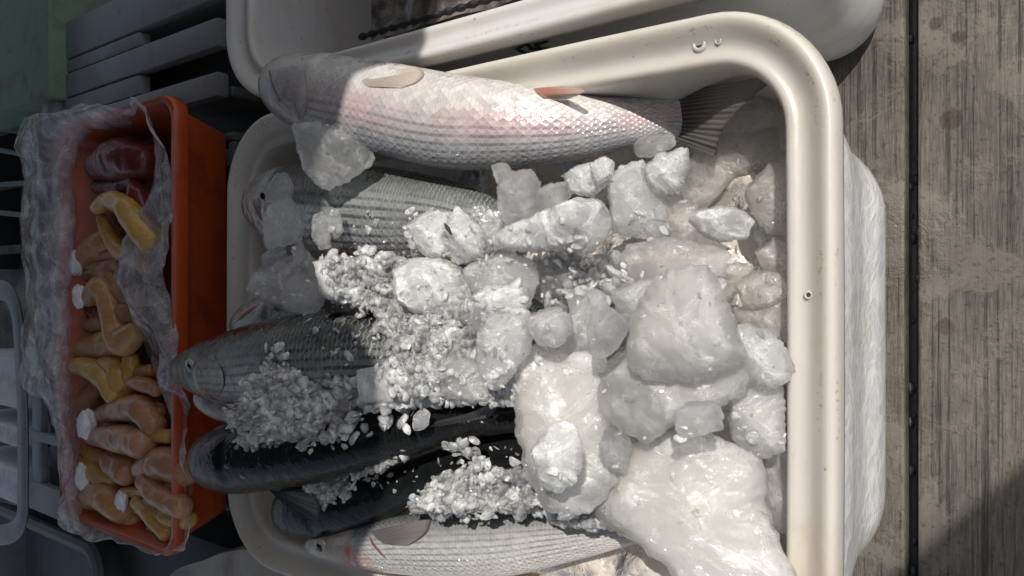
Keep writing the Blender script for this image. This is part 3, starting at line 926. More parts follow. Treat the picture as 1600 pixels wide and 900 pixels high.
# 6 black fish seen from its back, blunt head over the rim
f6, P6, H6 = fish([(308, 712, 309, 724), (314, 690, 320, 748), (335, 670, 345, 766), (375, 660, 385, 770), (430, 664, 440, 764), (500, 658, 510, 752), (580, 644, 590, 728), (650, 631, 660, 706), (720, 625, 728, 686), (800, 632, 803, 676), (880, 640, 880, 668)],
                  0.325, fm_black, "black fish lying back-up with a blunt wet head beside the orange tray", roll=88, depth=0.92, head=0.2,
                  zs=[0.318, 0.318, 0.318, 0.320, 0.322, 0.322, 0.320, 0.314, 0.306, 0.296, 0.288])
fin("pectoral_fin", P3([(415, 760), (425, 766), (440, 768)], 0.312), P3([(470, 812, 0.318), (498, 812, 0.320), (497, 780, 0.322), (470, 765, 0.318)], 0.318), fin_dark, f6, ruffle=0.0012)
fin("dorsal_fin", S3(P6, [(672, 668), (720, 660), (770, 650)], 0.338, 0.0), S3(P6, [(690, 658), (740, 648), (786, 636)], 0.345, 0.010), mat_fin("grey_dorsal_fin", (0.12, 0.12, 0.12), (0.2, 0.2, 0.2), 0.9), f6)
gold = mat_plain("gold_gleam_tint", (0.10, 0.075, 0.03), 0.15, 0.3, 150, 0.3, coat=0.8)
for (px, py, z) in ((352, 727, 0.362), (378, 742, 0.360)):
    c = on(P6, px, py, z, -0.0012)
    bm = bmesh.new(); bmesh.ops.create_uvsphere(bm, u_segments=16, v_segments=10, radius=0.0045)
    V = [(c.x + v.co.x * 1.7, c.y + v.co.y, c.z + v.co.z * 0.3) for v in bm.verts]; F = [[v.index for v in f.verts] for f in bm.faces]; bm.free()
    link("gold_gleam", V, F, gold, f6)  # golden reflections on the wet head, modelled as coloured patches

# 7 black fish curving beneath it
f7, P7, H7 = fish([(434, 795, 436, 808), (438, 775, 446, 830), (455, 755, 470, 842), (490, 745, 510, 843), (550, 742, 565, 830), (620, 725, 640, 795), (690, 700, 705, 762), (760, 678, 775, 738), (830, 668, 838, 722), (900, 665, 905, 705)],
                  0.29, fm_black, "black curved fish wedged under the blunt-headed one, white gleam on its snout", roll=80, depth=0.8, head=0.2,
                  zs=[0.27, 0.27, 0.27, 0.272, 0.276, 0.278, 0.278, 0.276, 0.272, 0.266])

# 8 white-bellied fish along the lower rim
f8, P8, H8 = fish([(476, 848, 478, 858), (488, 838, 495, 868), (520, 832, 528, 880), (570, 820, 575, 890), (630, 806, 635, 897), (710, 797, 712, 902), (790, 795, 792, 898), (870, 797, 872, 880), (940, 800, 945, 862), (1000, 812, 1005, 848), (1050, 815, 1052, 842)],
                  0.285, fm_white, "white-bellied fish with blood-red gills along the lower rim of the tub", roll=22, depth=0.75, head=0.2,
                  zs=[0.282, 0.282, 0.282, 0.282, 0.280, 0.276, 0.270, 0.262, 0.255, 0.248, 0.244])
fin("pectoral_fin", S3(P8, [(580, 830), (590, 842), (602, 850)], 0.31, 0.0005), S3(P8, [(676, 812), (668, 834), (640, 852)], 0.31, 0.003), mat_fin("purplish_fin", (0.24, 0.22, 0.23), (0.30, 0.27, 0.28), 0.8), f8, ruffle=0.0012)
for gx, gw in ((576, 0.0017),):
    V, F = tube(catmull([tuple(p) for p in S3(P8, [(gx, 826), (gx + 5, 846), (gx + 17, 862), (gx + 34, 878)], 0.31, -0.0006)], 30), gw * np.sin(np.linspace(0.35, 2.8, 30)), 10, 3, 0.3)
    link("gill_edge", V, F, mat_plain("raw_pink_flesh", (0.13, 0.05, 0.045), 0.3, 0.35, 45, 0.5, coat=0.6), f8)
eye(501, 854, 0.304, 0.0092, f8, P8, (0.1, -0.2, 1))

# ------------------------------------------------------------------ ice chunks
def ice_mesh(outline, z, thick, seed, facets=6, rough=1.0, tilt=0.55, nth=90, ntop=22, nbot=10, jag=0.085, steep=0.22, grow=1.05):
    r_ = np.random.default_rng(seed)
    pts = [at(x, y, z) for x, y in outline]
    c = sum(pts, Vector()) / len(pts)
    pts = [c + (p - c) * grow for p in pts]
    nv = (Vector((0, 0, 1)) * (1 - tilt) + (CAM - c).normalized() * tilt).normalized()
    e1 = Vector((0, 1, 0)); e1 = (e1 - nv * e1.dot(nv)).normalized(); e2 = nv.cross(e1)
    loc = []
    for p in pts:
        ray = (p - CAM).normalized()
        t = (c - CAM).dot(nv) / ray.dot(nv)
        w_ = CAM + ray * t - c
        loc.append((w_.dot(e1), w_.dot(e2)))
    loc = np.array(loc)
    k = len(loc)
    lin = np.array([loc[int(i * k / 360)] * (1 - (i * k / 360) % 1) + loc[(int(i * k / 360) + 1) % k] * ((i * k / 360) % 1) for i in range(360)])
    loc = 0.2 * catmull(loc, 360, True) + 0.8 * lin
    th = np.arctan2(loc[:, 1], loc[:, 0]); rr = np.hypot(loc[:, 0], loc[:, 1])
    o = np.argsort(th); th, rr = th[o], rr[o]
    TH_ = np.linspace(-math.pi, math.pi, nth, endpoint=False)
    RR = np.interp(TH_, np.concatenate([th - 2 * math.pi, th, th + 2 * math.pi]), np.tile(rr, 3))
    size = float(RR.mean())
    sd_ = seed * 3.17
    RR = RR * np.array([1 + jag * (fbm((math.cos(a), math.sin(a), 0), 2.2, 2, sd_) + 0.6 * fbm((math.cos(a), math.sin(a), 0), 7.0, 2, sd_ + 5)) for a in TH_])
    T2 = thick / 2
    pl = [(r_.uniform(0.85, 1.15), r_.uniform(0.15, 0.75), r_.uniform(0, 2 * math.pi)) for _ in range(facets)]
    plb = [(r_.uniform(0.85, 1.1), r_.uniform(0.1, 0.6), r_.uniform(0, 2 * math.pi)) for _ in range(3)]
    def H(x, y, P):
        return max(0.25, min(a - b * (x * math.cos(f) + y * math.sin(f)) / size for a, b, f in P))
    rows = [(q_, 1) for q_ in (1 - (1 - np.linspace(0.03, 1, ntop)) ** 1.5)] + [(q_, -1) for q_ in np.linspace(1, 0.05, nbot + 1)[1:]]
    out = []
    for s_, sg in rows:
        for j in range(nth):
            x, y = math.cos(TH_[j]) * RR[j] * s_, math.sin(TH_[j]) * RR[j] * s_
            bev = min(1.0, (1 - s_) / steep) ** 0.55 if s_ < 1 else 0.0
            h = H(x, y, pl if sg > 0 else plb) * (1 if sg > 0 else 0.7)
            q_ = (x / size, y / size, 0.3 * sg)
            rel = 0.10 * fbm(q_, 1.4, 2, sd_) + 0.09 * (0.4 - abs(fbm((q_[0], q_[1] * 2.2, q_[2]), 1.6, 3, sd_ + 7))) + 0.018 * fbm(q_, 6.0, 3, sd_ + 3)
            rel += 0.07 * (0.35 - abs(fbm(q_, 3.4, 2, sd_ + 17)))
            zz_ = sg * T2 * bev * (h + rough * rel)
            lat = rough * 0.03 * size * fbm((q_[0] * 3, q_[1] * 3, sg * (1 - s_) * 3), 1.5, 3, sd_ + 11)
            out.append((x + lat * math.cos(TH_[j]), y + lat * math.sin(TH_[j]), zz_))
    V = [tuple(c + e1 * p[0] + e2 * p[1] + nv * p[2]) for p in out]
    nr = len(rows)
    F = strip_faces(nr, nth, True)
    V += [tuple(sum((Vector(v) for v in V[:nth]), Vector()) / nth), tuple(sum((Vector(v) for v in V[(nr - 1) * nth:nr * nth]), Vector()) / nth)]
    it, ib = nr * nth, nr * nth + 1
    a = (nr - 1) * nth
    for j in range(nth):
        F.append((it, j, (j + 1) % nth))
        F.append((ib, a + (j + 1) % nth, a + j))
    F = [tuple(f)[::-1] for f in F]
    # make sure the faces look outwards
    vol = 0.0
    for f in F:
        p0, p1, p2 = (Vector(V[f[i_]]) - c for i_ in range(3))
        vol += p0.dot(p1.cross(p2))
    if vol < 0: F = [f[::-1] for f in F]
    return V, F


ICE_GROUP = "ice chunks heaped on the fish"
def ice(outline, z, thick, mat, label, seed, **kw):
    V, F = ice_mesh(outline, z, thick, seed, **kw)
    o = link("ice_chunk", V, F, M[mat], sharp=40)
    return tag(o, label, "ice chunk", ICE_GROUP)


CH = [
 # outline, z, thickness, material, label
 ([(460,197),(500,193),(545,205),(575,222),(583,245),(578,260),(545,280),(515,293),(495,285),(475,262),(465,225)], .335, .030, 'ice_clear', "large clear rounded chunk under the head of the pale pink-flanked fish"),
 ([(414,345),(425,320),(450,312),(470,325),(475,345),(470,375),(440,384),(420,385)], .330, .030, 'ice_clear', "squarish clear chunk on the head of the silver fish"),
 ([(420,290),(430,275),(445,270),(458,290),(457,312),(430,318),(416,312)], .322, .018, 'ice_clear', "small clear pebble on the silver fish's snout"),
 ([(489,338),(505,330),(514,350),(516,385),(500,390),(488,370)], .330, .018, 'ice_clear', "small upright clear piece beside the silver fish's pink fin"),
 ([(507,328),(530,328),(536,360),(525,373),(512,350)], .328, .014, 'ice_clear', "thin clear sliver lying on the silver fish's flank"),
 ([(408,400),(430,386),(448,390),(442,415),(412,425)], .318, .018, 'ice_mid', "flat grey piece left of the small round bubble at the far end"),
 ([(385,452),(400,425),(440,402),(478,395),(495,410),(502,440),(498,475),(450,484),(405,468)], .312, .036, 'ice_mid', "broad pointed chunk at the tub's far end above the pink snout"),
 ([(449,440),(465,430),(502,438),(506,468),(492,491),(447,482)], .330, .026, 'ice_clear', "square clear block next to the broad pointed chunk"),
 ([(456,390),(470,378),(480,400),(466,412)], .326, .014, 'ice_clear', "tiny oval bubble of ice above the broad pointed chunk"),
 ([(495,412),(540,402),(590,404),(628,412),(630,445),(605,472),(550,478),(505,462)], .318, .032, 'ice_white', "wide frosty white chunk with scales showing at its edge"),
 ([(768,258),(790,254),(802,270),(796,286),(776,286)], .322, .016, 'ice_dim', "small dim fragment touching the underside of the pale fish"),
 ([(780,290),(796,270),(830,267),(846,285),(840,320),(826,346),(790,347),(778,325)], .325, .034, 'ice_clear', "blocky clear cube standing below the pale fish's middle"),
 ([(836,298),(860,287),(886,284),(892,302),(880,318),(856,332),(836,340)], .312, .022, 'ice_clear', "ragged grey piece right of the blocky clear cube"),
 ([(882,275),(900,260),(925,255),(945,262),(952,285),(925,306),(892,302)], .318, .028, 'ice_white', "white lump under the pale fish, split by a dark band"),
 ([(922,256),(945,245),(959,254),(958,274),(935,288)], .330, .018, 'ice_white', "bright white knob leaning on the split white lump"),
 ([(775,370),(800,352),(850,330),(900,312),(935,310),(950,338),(938,362),(870,392),(830,392),(782,388)], .335, .040, 'ice_white', "long smooth slab lying slantwise across the middle of the heap"),
 ([(890,362),(940,325),(956,342),(950,372),(915,400),(895,388)], .332, .030, 'ice_clear', "glassy end piece at the right tip of the long slanting slab"),
 ([(637,352),(670,330),(702,335),(712,362),(700,402),(668,402),(648,380)], .335, .024, 'ice_white', "frosty flake on the silver fish, left of the one with a dark fleck"),
 ([(700,348),(716,324),(745,350),(762,370),(760,396),(716,413),(703,390)], .342, .022, 'ice_white', "pointed frosty flake bearing a small dark fleck"),
 ([(752,350),(782,348),(788,388),(758,402)], .330, .022, 'ice_mid', "small piece wedged between the pointed flake and the long slab"),
 ([(618,418),(650,405),(690,405),(722,420),(738,452),(735,488),(700,496),(650,490),(620,462)], .335, .042, 'ice_white', "large snowy white lump in the centre left of the heap"),
 ([(725,420),(760,402),(800,398),(832,410),(842,440),(825,468),(780,472),(740,455)], .330, .036, 'ice_mid', "cloudy chunk with a glassy corner under the long slanting slab"),
 ([(732,472),(762,446),(800,444),(822,452),(832,476),(800,502),(762,526),(735,520)], .345, .034, 'ice_white', "smooth milky dome at the centre of the heap"),
 ([(748,520),(770,492),(800,478),(822,488),(832,520),(824,552),(800,585),(776,608),(755,590),(748,560)], .350, .038, 'ice_mid', "tongue-shaped clear chunk hanging down over the black fish"),
 ([(823,502),(840,486),(870,481),(890,497),(894,515),(876,540),(850,541),(832,525)], .345, .036, 'ice_mid', "round white ball beside the tongue-shaped chunk"),
 ([(803,590),(812,565),(850,548),(895,540),(935,548),(950,600),(955,680),(950,745),(935,775),(900,795),(865,790),(840,765),(825,720),(810,650)], .318, .060, 'ice_big', "large flat slab covering the tails of the black fish"),
 ([(919,462),(930,452),(943,458),(950,478),(975,495),(980,515),(965,540),(945,557),(922,550),(920,520),(926,488)], .345, .030, 'ice_clear', "bone-shaped clear piece with a round knob, left of the tall peak"),
 ([(1000,475),(1040,432),(1080,418),(1105,420),(1122,450),(1145,508),(1162,552),(1140,575),(1080,590),(1020,585),(985,560),(990,510)], .320, .075, 'ice_big', "tall triangular peak, the biggest chunk of the heap"),
 ([(944,590),(960,562),(1000,545),(1080,560),(1150,555),(1165,590),(1150,620),(1115,640),(1060,655),(1012,685),(972,665),(948,640)], .300, .070, 'ice_big', "broad base slab merging with the tall peak above it"),
 ([(1143,522),(1170,510),(1205,520),(1228,550),(1240,580),(1205,602),(1172,590),(1152,562)], .280, .050, 'ice_mid', "milky wedge between the tall peak and the near rim"),
 ([(1147,622),(1165,602),(1195,592),(1220,595),(1222,700),(1190,712),(1154,690),(1140,660)], .262, .060, 'ice_big', "tall smooth chunk pressed against the near rim"),
 ([(1057,642),(1075,628),(1115,627),(1129,645),(1126,670),(1092,680),(1062,680)], .325, .034, 'ice_clear', "small rounded cube resting below the broad base slab"),
 ([(835,700),(858,668),(885,658),(903,675),(910,720),(896,755),(870,770),(845,755)], .358, .030, 'ice_white', "egg-shaped snowy lump sitting on the large flat slab"),
 ([(937,690),(950,666),(978,672),(987,695),(978,735),(957,739),(940,720)], .310, .032, 'ice_clear', "small bent glassy piece in the dark crevice between slabs"),
 ([(938,775),(985,716),(1040,690),(1075,676),(1130,690),(1170,715),(1192,760),(1200,810),(1215,860),(1236,900),(1232,930),(1075,930),(1050,880),(1000,842),(945,805)], .278, .080, 'ice_big', "very large swirled chunk in the lower corner by the near rim"),
 ([(1065,290),(1085,245),(1110,195),(1132,162),(1190,134),(1224,140),(1244,180),(1244,248),(1205,262),(1150,272),(1110,320),(1085,325)], .172, .022, 'ice_dim', "wide shaded sheet under the pale fish's tail"),
 ([(1008,262),(1030,242),(1074,232),(1076,265),(1062,294),(1040,306),(1016,292)], .255, .024, 'ice_white', "drop-shaped piece with pointed tip below the pale fish's tail"),
 ([(990,224),(1010,211),(1050,210),(1056,226),(1032,242),(1000,246)], .232, .018, 'ice_clear', "clear dark disc tucked against the pale fish's tail root"),
 ([(953,280),(985,254),(1006,250),(1014,282),(1040,315),(1046,360),(1010,370),(960,362),(955,320)], .245, .034, 'ice_mid', "upright grey chunk left of the drop-shaped piece"),
 ([(1022,324),(1034,315),(1045,330),(1038,346),(1024,342)], .266, .014, 'ice_clear', "upper of two tiny glassy beads on the upright grey chunk"),
 ([(1004,352),(1020,342),(1046,348),(1043,368),(1024,374)], .266, .016, 'ice_clear', "lower of two tiny glassy beads on the upright grey chunk"),
 ([(1078,342),(1095,326),(1130,322),(1155,328),(1178,346),(1166,370),(1122,378),(1085,356)], .250, .032, 'ice_white', "bright half-white lozenge on the brownish ice near the rim"),
 ([(1165,300),(1200,258),(1244,246),(1246,362),(1205,366),(1175,335)], .200, .040, 'ice_warm_light', "brownish chunk against the near rim below the shaded sheet"),
 ([(1182,395),(1205,375),(1244,370),(1246,462),(1205,440)], .205, .034, 'ice_warm_light', "narrow beige wedge against the near rim, beside the dim sunken slab"),
 ([(1148,442),(1178,424),(1218,428),(1234,458),(1204,482),(1165,480)], .232, .032, 'ice_warm_light', "rounded beige chunk right of the tall peak's tip"),
 ([(1112,425),(1140,408),(1178,418),(1160,450),(1135,472),(1118,450)], .236, .030, 'ice_warm_light', "small sparkling beige piece between the peak and the rounded beige chunk"),
 ([(962,412),(985,382),(1050,374),(1110,384),(1142,402),(1120,432),(1060,440),(1000,470),(962,455)], .278, .044, 'ice_dim', "long dim sunken slab behind the tall peak"),
 ([(1140,482),(1180,478),(1244,465),(1246,540),(1200,522),(1160,510)], .222, .040, 'ice_warm_light', "smooth beige chunk above the milky wedge by the near rim"),
 ([(832,412),(880,398),(945,398),(965,415),(955,448),(900,470),(845,462),(832,440)], .295, .030, 'ice_clear', "glassy sheet with dark fish showing through, right of the cloudy chunk"),
 ([(860,470),(920,455),(932,480),(925,545),(890,552),(880,520),(900,500)], .312, .030, 'ice_mid', "grey filler piece between the round ball and the bone-shaped piece"),
 ([(1040,300),(1090,320),(1090,360),(1140,385),(1100,400),(1050,378),(1045,340)], .222, .034, 'ice_warm_light', "brown translucent piece sunk between the upright chunk and the lozenge"),
 ([(955,455),(1000,440),(1030,440),(1005,475),(990,520),(970,500)], .300, .034, 'ice_mid', "frosted shoulder leaning on the tall peak's left side"),
 ([(1195,700),(1244,712),(1246,830),(1215,830),(1200,790)], .225, .04, 'ice_dim', "dull grey piece low beside the near rim"),
 ([(855,850),(930,838),(1000,850),(1050,890),(1060,930),(850,930)], .225, .03, 'ice_dim', "smooth grey sheet of ice beside the yellow rope"),
 ([(640,500),(690,492),(740,520),(748,570),(700,600),(650,585),(625,545)], .335, .034, 'ice_mid', "sparkling frosted chunk left of the tongue-shaped one"),
 ([(690,560),(745,560),(790,600),(800,622),(740,628),(690,615)], .335, .026, 'ice_mid', "low frosted shelf above the black fish's back"),
 ([(560,580),(610,570),(660,590),(680,625),(620,632),(565,625)], .345, .030, 'ice_white', "white frosted lump at the lower edge beside the dark fish"),
]
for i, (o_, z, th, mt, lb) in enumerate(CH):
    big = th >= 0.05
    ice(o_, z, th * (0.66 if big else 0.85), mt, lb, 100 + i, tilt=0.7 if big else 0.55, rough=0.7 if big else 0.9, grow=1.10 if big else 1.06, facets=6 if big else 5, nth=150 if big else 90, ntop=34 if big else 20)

# a dark fleck on one flake
c = at(701, 357, 0.36)
V, F = tube([(c.x - .004, c.y + .004, c.z), (c.x, c.y, c.z + .001), (c.x + .003, c.y - .005, c.z)], [.0006, .0018, .0005], 8)
tag(link("dark_fleck", V, F, M['hole']), "tiny dark fleck of debris on a pointed frosty flake", "debris")

# crushed ice: masses of small grains nobody could count
def inside(p, poly):
    x, y = p; r_ = False; j = len(poly) - 1
    for i in range(len(poly)):
        xi, yi = poly[i]; xj, yj = poly[j]
        if (yi > y) != (yj > y) and x < (xj - xi) * (y - yi) / (yj - yi) + xi: r_ = not r_
        j = i
    return r_


def crushed(poly, z, dome, count, label, seed, rmin=0.0012, rmax=0.0046, base=True):
    r_ = np.random.default_rng(seed)
    mb = MB()
    xs_ = [p[0] for p in poly]; ys_ = [p[1] for p in poly]
    cx, cy = np.mean(xs_), np.mean(ys_)
    spread = max(max(xs_) - min(xs_), max(ys_) - min(ys_)) / 2
    bm = bmesh.new(); bmesh.ops.create_icosphere(bm, subdivisions=2, radius=1)
    IV = np.array([v.co[:] for v in bm.verts]); IF = [[v.index for v in f.verts] for f in bm.faces]; bm.free()
    shapes = []
    for k in range(24):
        A = r_.normal(size=(3, 3)) * 0.30 + np.eye(3)
        sdv = r_.uniform(0, 50)
        nn_ = np.array([1 + 0.28 * fbm(v, 1.5, 2, sdv) for v in IV])
        B_ = (IV * nn_[:, None])
        for _c in range(7):
            nn2 = r_.normal(size=3); nn2 /= np.linalg.norm(nn2)
            e = B_ @ nn2 - r_.uniform(0.5, 0.85)
            B_ = B_ - np.outer(np.maximum(e, 0), nn2)
        shapes.append(B_ @ A.T * 1.2)
    tree = None
    if base:
        V, F = ice_mesh(poly, z - 0.004, 0.026, seed, facets=2, rough=2.0, nth=120, jag=0.22, grow=0.84)
        mb.add(V, F)
        tree = BVHTree.FromPolygons([Vector(v) for v in V], F)
    n = 0
    tries = 0
    while n < count and tries < count * 6:
        tries += 1
        p = (r_.uniform(min(xs_) - 12, max(xs_) + 12), r_.uniform(min(ys_) - 12, max(ys_) + 12))
        sc_ = r_.uniform(0.86, 1.10)
        if not inside((cx + (p[0] - cx) * sc_ + 9 * fbm((p[0] * .02, p[1] * .02, 0), 1, 2, seed), cy + (p[1] - cy) * sc_ + 9 * fbm((p[0] * .02, p[1] * .02, 3), 1, 2, seed)), poly): continue
        n += 1
        k = 1 - min(1, math.hypot(p[0] - cx, p[1] - cy) / spread)
        rad = rmin + (rmax - rmin) * r_.random() ** 1.8
        c = at(p[0], p[1], z + dome * k + r_.uniform(-0.008, 0.004))
        if tree is not None:
            c = on(tree, p[0], p[1], z - 0.004, rad * r_.uniform(-0.5, 0.45))
        mb.add(shapes[int(r_.integers(24))] * rad + np.array(c), IF)
    o = link("crushed_ice", mb.V, mb.F, M['crushed'])
    return tag(o, label, "crushed ice", kind="stuff")


crushed([(368,585),(400,570),(440,545),(470,560),(500,590),(560,600),(625,590),(640,620),(560,655),(500,690),(440,695),(385,705),(362,660)], .352, .012, 1100, "heap of glassy crushed ice covering the cheek of the dark pointed fish", 1)
crushed([(420,545),(440,545),(455,570),(430,590),(395,585)], .360, .004, 26, "few clear beads of crushed ice on the dark fish's gill", 8, base=False)
crushed([(600,485),(650,480),(750,480),(760,560),(800,610),(790,626),(700,628),(640,640),(600,620),(610,560)], .338, .012, 1250, "frosty crushed ice filling the middle between dark fish and tongue-shaped chunk", 2)
crushed([(500,405),(560,400),(640,405),(640,490),(560,486),(520,478)], .330, .010, 550, "crushed ice over the buried fish in the centre left", 3)
crushed([(470,752),(500,742),(545,742),(550,770),(515,786),(475,780)], .312, .006, 160, "small patch of crushed ice beside the black fish's fin", 4)
crushed([(560,748),(600,728),(640,706),(632,700),(585,718),(550,738)], .322, .003, 70, "glassy crumbs of ice between the two black fish", 5, rmin=.002, rmax=.006, base=False)
crushed([(640,785),(700,745),(760,733),(830,738),(835,785),(760,800),(690,806),(655,800)], .318, .012, 800, "crushed ice piled on the back of the white-bellied fish", 6)
crushed([(690,690),(740,685),(760,725),(735,735),(715,715)], .322, .004, 40, "thin line of wet crushed ice on the curved black fish", 7, base=False)
crushed([(790,790),(840,775),(930,795),(985,800),(990,825),(900,815),(810,800)], .290, .004, 160, "icy crumbs at the tail of the white-bellied fish", 9, rmin=.002, rmax=.005, base=False)
crushed([(840,400),(960,395),(990,440),(930,470),(850,470)], .300, .006, 120, "crushed glassy ice right of the cloudy chunk", 10, rmin=.002, rmax=.006, base=False)
crushed([(640,330),(780,345),(785,400),(640,405)], .326, .008, 160, "frosty ice crumbs along the silver fish's belly", 11, rmin=.002, rmax=.005, base=False)
crushed([(560,692),(610,682),(650,655),(560,650),(480,700),(450,702),(500,715)], .345, .0, 22, "scattered wet beads of ice on the black fish's back", 12, rmin=.002, rmax=.006, base=False)

# loose splinters of ice lying on and between the chunks
TV, TF = [], []
for o in [o for o in COL.objects if o.name.startswith("ice_chunk") or o.name.startswith("ice_bed") or o.name.startswith("crushed_ice") or (o.name.startswith("body") and o.parent)]:
    base_ = origin_of(o)
    n0 = len(TV)
    TV += [v.co + base_ for v in o.data.vertices]
    TF += [[i_ + n0 for i_ in p_.vertices] for p_ in o.data.polygons]
heap = BVHTree.FromPolygons(TV, TF)
def splinters(poly, count, label, seed, rmin=0.0009, rmax=0.0032):
    r_ = np.random.default_rng(seed)
    bm = bmesh.new(); bmesh.ops.create_icosphere(bm, subdivisions=2, radius=1)
    IV = np.array([v.co[:] for v in bm.verts]); IF = [[v.index for v in f.verts] for f in bm.faces]; bm.free()
    mb = MB(); n = 0
    xs_ = [p[0] for p in poly]; ys_ = [p[1] for p in poly]
    while n < count:
        p = (r_.uniform(min(xs_), max(xs_)), r_.uniform(min(ys_), max(ys_)))
        if not inside(p, poly): continue
        n += 1
        rad = rmin + (rmax - rmin) * r_.random() ** 2.2
        B_ = IV.copy()
        for _c in range(8):
            nn2 = r_.normal(size=3); nn2 /= np.linalg.norm(nn2)
            e = B_ @ nn2 - r_.uniform(0.35, 0.75)
            B_ = B_ - np.outer(np.maximum(e, 0), nn2)
        A = r_.normal(size=(3, 3)) * 0.35 + np.eye(3)
        c = on(heap, p[0], p[1], 0.25, rad * 0.25)
        mb.add(B_ @ A.T * rad * 1.3 + np.array(c), IF)
    o = link("ice_splinters", mb.V, mb.F, M['crushed'], sharp=38)
    return tag(o, label, "crushed ice", kind="stuff")
splinters([(770, 270), (960, 250), (1225, 200), (1228, 880), (960, 780), (800, 560)], 130, "small ice splinters scattered over the big chunks by the near rim", 51)
splinters([(400, 330), (640, 330), (960, 380), (830, 620), (620, 620), (400, 480)], 480, "small ice splinters scattered over the centre of the heap", 52)
splinters([(540, 740), (820, 690), (1000, 810), (700, 810)], 130, "small ice splinters on the lower fish", 53, rmax=0.0035)

# yellow rope in the tub's lower corner
rp = catmull([tuple(at(x, y, .205)) for x, y in ((800, 905), (840, 888), (875, 893), (930, 905), (990, 925))], 160)
V = MB()
for k in range(3):
    pts = []
    for i, p in enumerate(rp):
        a = i * 0.35 + k * 2.094
        pts.append(p + np.array((0.0, math.cos(a), math.sin(a))) * 0.0042)
    V.add(*tube(pts, 0.0044, 8))
tag(link("twisted_rope", V.V, V.F, M['rope']), "yellow twisted rope in the tub below the white-bellied fish", "rope")

# ------------------------------------------------------------------ orange tray, plastic liner, roe
ZT, ZB = 0.291, 0.200
tx1 = at(272, 500, ZT).x
ty0, ty1 = at(300, 889, ZT).y, at(272, 142, ZT).y
tx0 = at(92, 500, ZT).x
tcx, tcy, ta, tb_ = (tx0 + tx1) / 2, (ty0 + ty1) / 2, (tx1 - tx0) / 2, (ty1 - ty0) / 2
tray = empty("orange_tray", (tcx, tcy, ZB), "orange rectangular plastic tray lined with film and full of fish roe", "tray")
tp = 0.030
def tr(off, z, r=0.03): return ring(tcx, tcy, ta + off, tb_ + off, r, z, n=8)
V, F = loft([tr(-tp, ZB, 0.02), tr(-tp + 0.002, ZB + 0.003, 0.022), tr(-0.011, ZT - 0.020), tr(-0.009, ZT - 0.019)], cap_first=True)
link("outer_wall", V, F, M['orange'], tray, sharp=40)
V, F = loft([tr(-0.010, ZT - 0.020), tr(-0.001, ZT - 0.020), tr(0, ZT - 0.018), tr(0, ZT - 0.003), tr(-0.002, ZT), tr(-0.007, ZT), tr(-0.009, ZT - 0.002), tr(-0.011, ZT - 0.010), tr(-0.014, ZT - 0.013), tr(-tp - 0.004, ZB + 0.014, 0.02), tr(-tp - 0.010, ZB + 0.008, 0.018)], cap_last=True)
link("rim_and_basin", V, F, M['orange'], tray, sharp=50)

# liner: loops of (px, py, z) from inside out
inner = [(235,190,.225),(205,205,.225),(165,215,.225),(145,245,.225),(142,330,.222),(138,450,.22),(135,560,.22),(142,660,.22),(150,760,.22),(165,812,.222),(205,832,.222),(250,845,.222),(285,820,.222),(285,740,.222),(262,640,.222),(226,540,.25),(200,440,.26),(238,300,.24)]
wallp = [(232,180,.27),(205,192,.275),(155,198,.28),(116,226,.285),(114,330,.282),(112,450,.282),(110,560,.282),(118,655,.282),(126,760,.28),(140,818,.275),(195,840,.265),(250,862,.262),(292,832,.262),(288,740,.262),(272,650,.265),(240,545,.278),(190,425,.285),(246,300,.275)]
top = [(222,160,.300),(196,172,.302),(130,176,.312),(68,190,.318),(66,320,.315),(66,450,.312),(62,560,.312),(92,650,.31),(105,765,.306),(120,828,.298),(190,846,.288),(250,866,.282),(293,838,.282),(290,745,.276),(284,655,.280),(255,545,.292),(200,420,.296),(258,300,.288)]
outp = [(212,154,.296),(188,168,.298),(120,164,.302),(34,196,.296),(40,300,.275),(40,450,.268),(36,600,.260),(84,640,.272),(96,765,.275),(100,824,.286),(180,842,.294),(246,864,.288),(293,850,.284),(294,760,.284),(292,665,.287),(280,555,.292),(262,420,.292),(272,290,.291)]
loops = [inner, wallp, top, outp]
NB = 220
rings_ = []
lw = [np.array([tuple(at(*p)) for p in lp]) for lp in loops]
lw = [catmull(l, NB, True) for l in lw]
rowsN = 34
prof = np.linspace(0, 3, rowsN)
V = []
for s in prof:
    i = min(int(s), 2); t = s - i
    a = lw[i - 1] if i > 0 else lw[0]; b, c_ = lw[i], lw[i + 1]; d_ = lw[i + 2] if i + 2 < 4 else lw[3]
    Pp = 0.5 * (2 * b + (c_ - a) * t + (2 * a - 5 * b + 4 * c_ - d_) * t * t + (3 * b - a - 3 * c_ + d_) * t ** 3)
    for j in range(NB):
        p = Pp[j]
        f = abs(fbm((j * 0.9, s * 3.0, 0), 0.11, 3, 4)) - 0.25
        g_ = fbm(p, 17, 2, 2)
        h_ = 0.5 - abs(fbm(p, 14, 3, 8))
        k = min(1, s / 1.0)
        V.append((p[0] + 0.008 * k * g_, p[1] + 0.009 * k * fbm(p, 16, 2, 31), p[2] + k * (0.013 * f + 0.012 * h_ + 0.003 * g_)))
F = strip_faces(rowsN, NB, True)
F.append(list(range(NB))[::-1])
tag(link("plastic_liner", V, F, M['bag'], loc=(tcx, tcy, ZB)), "crumpled translucent plastic film lining the orange tray", "plastic bag")

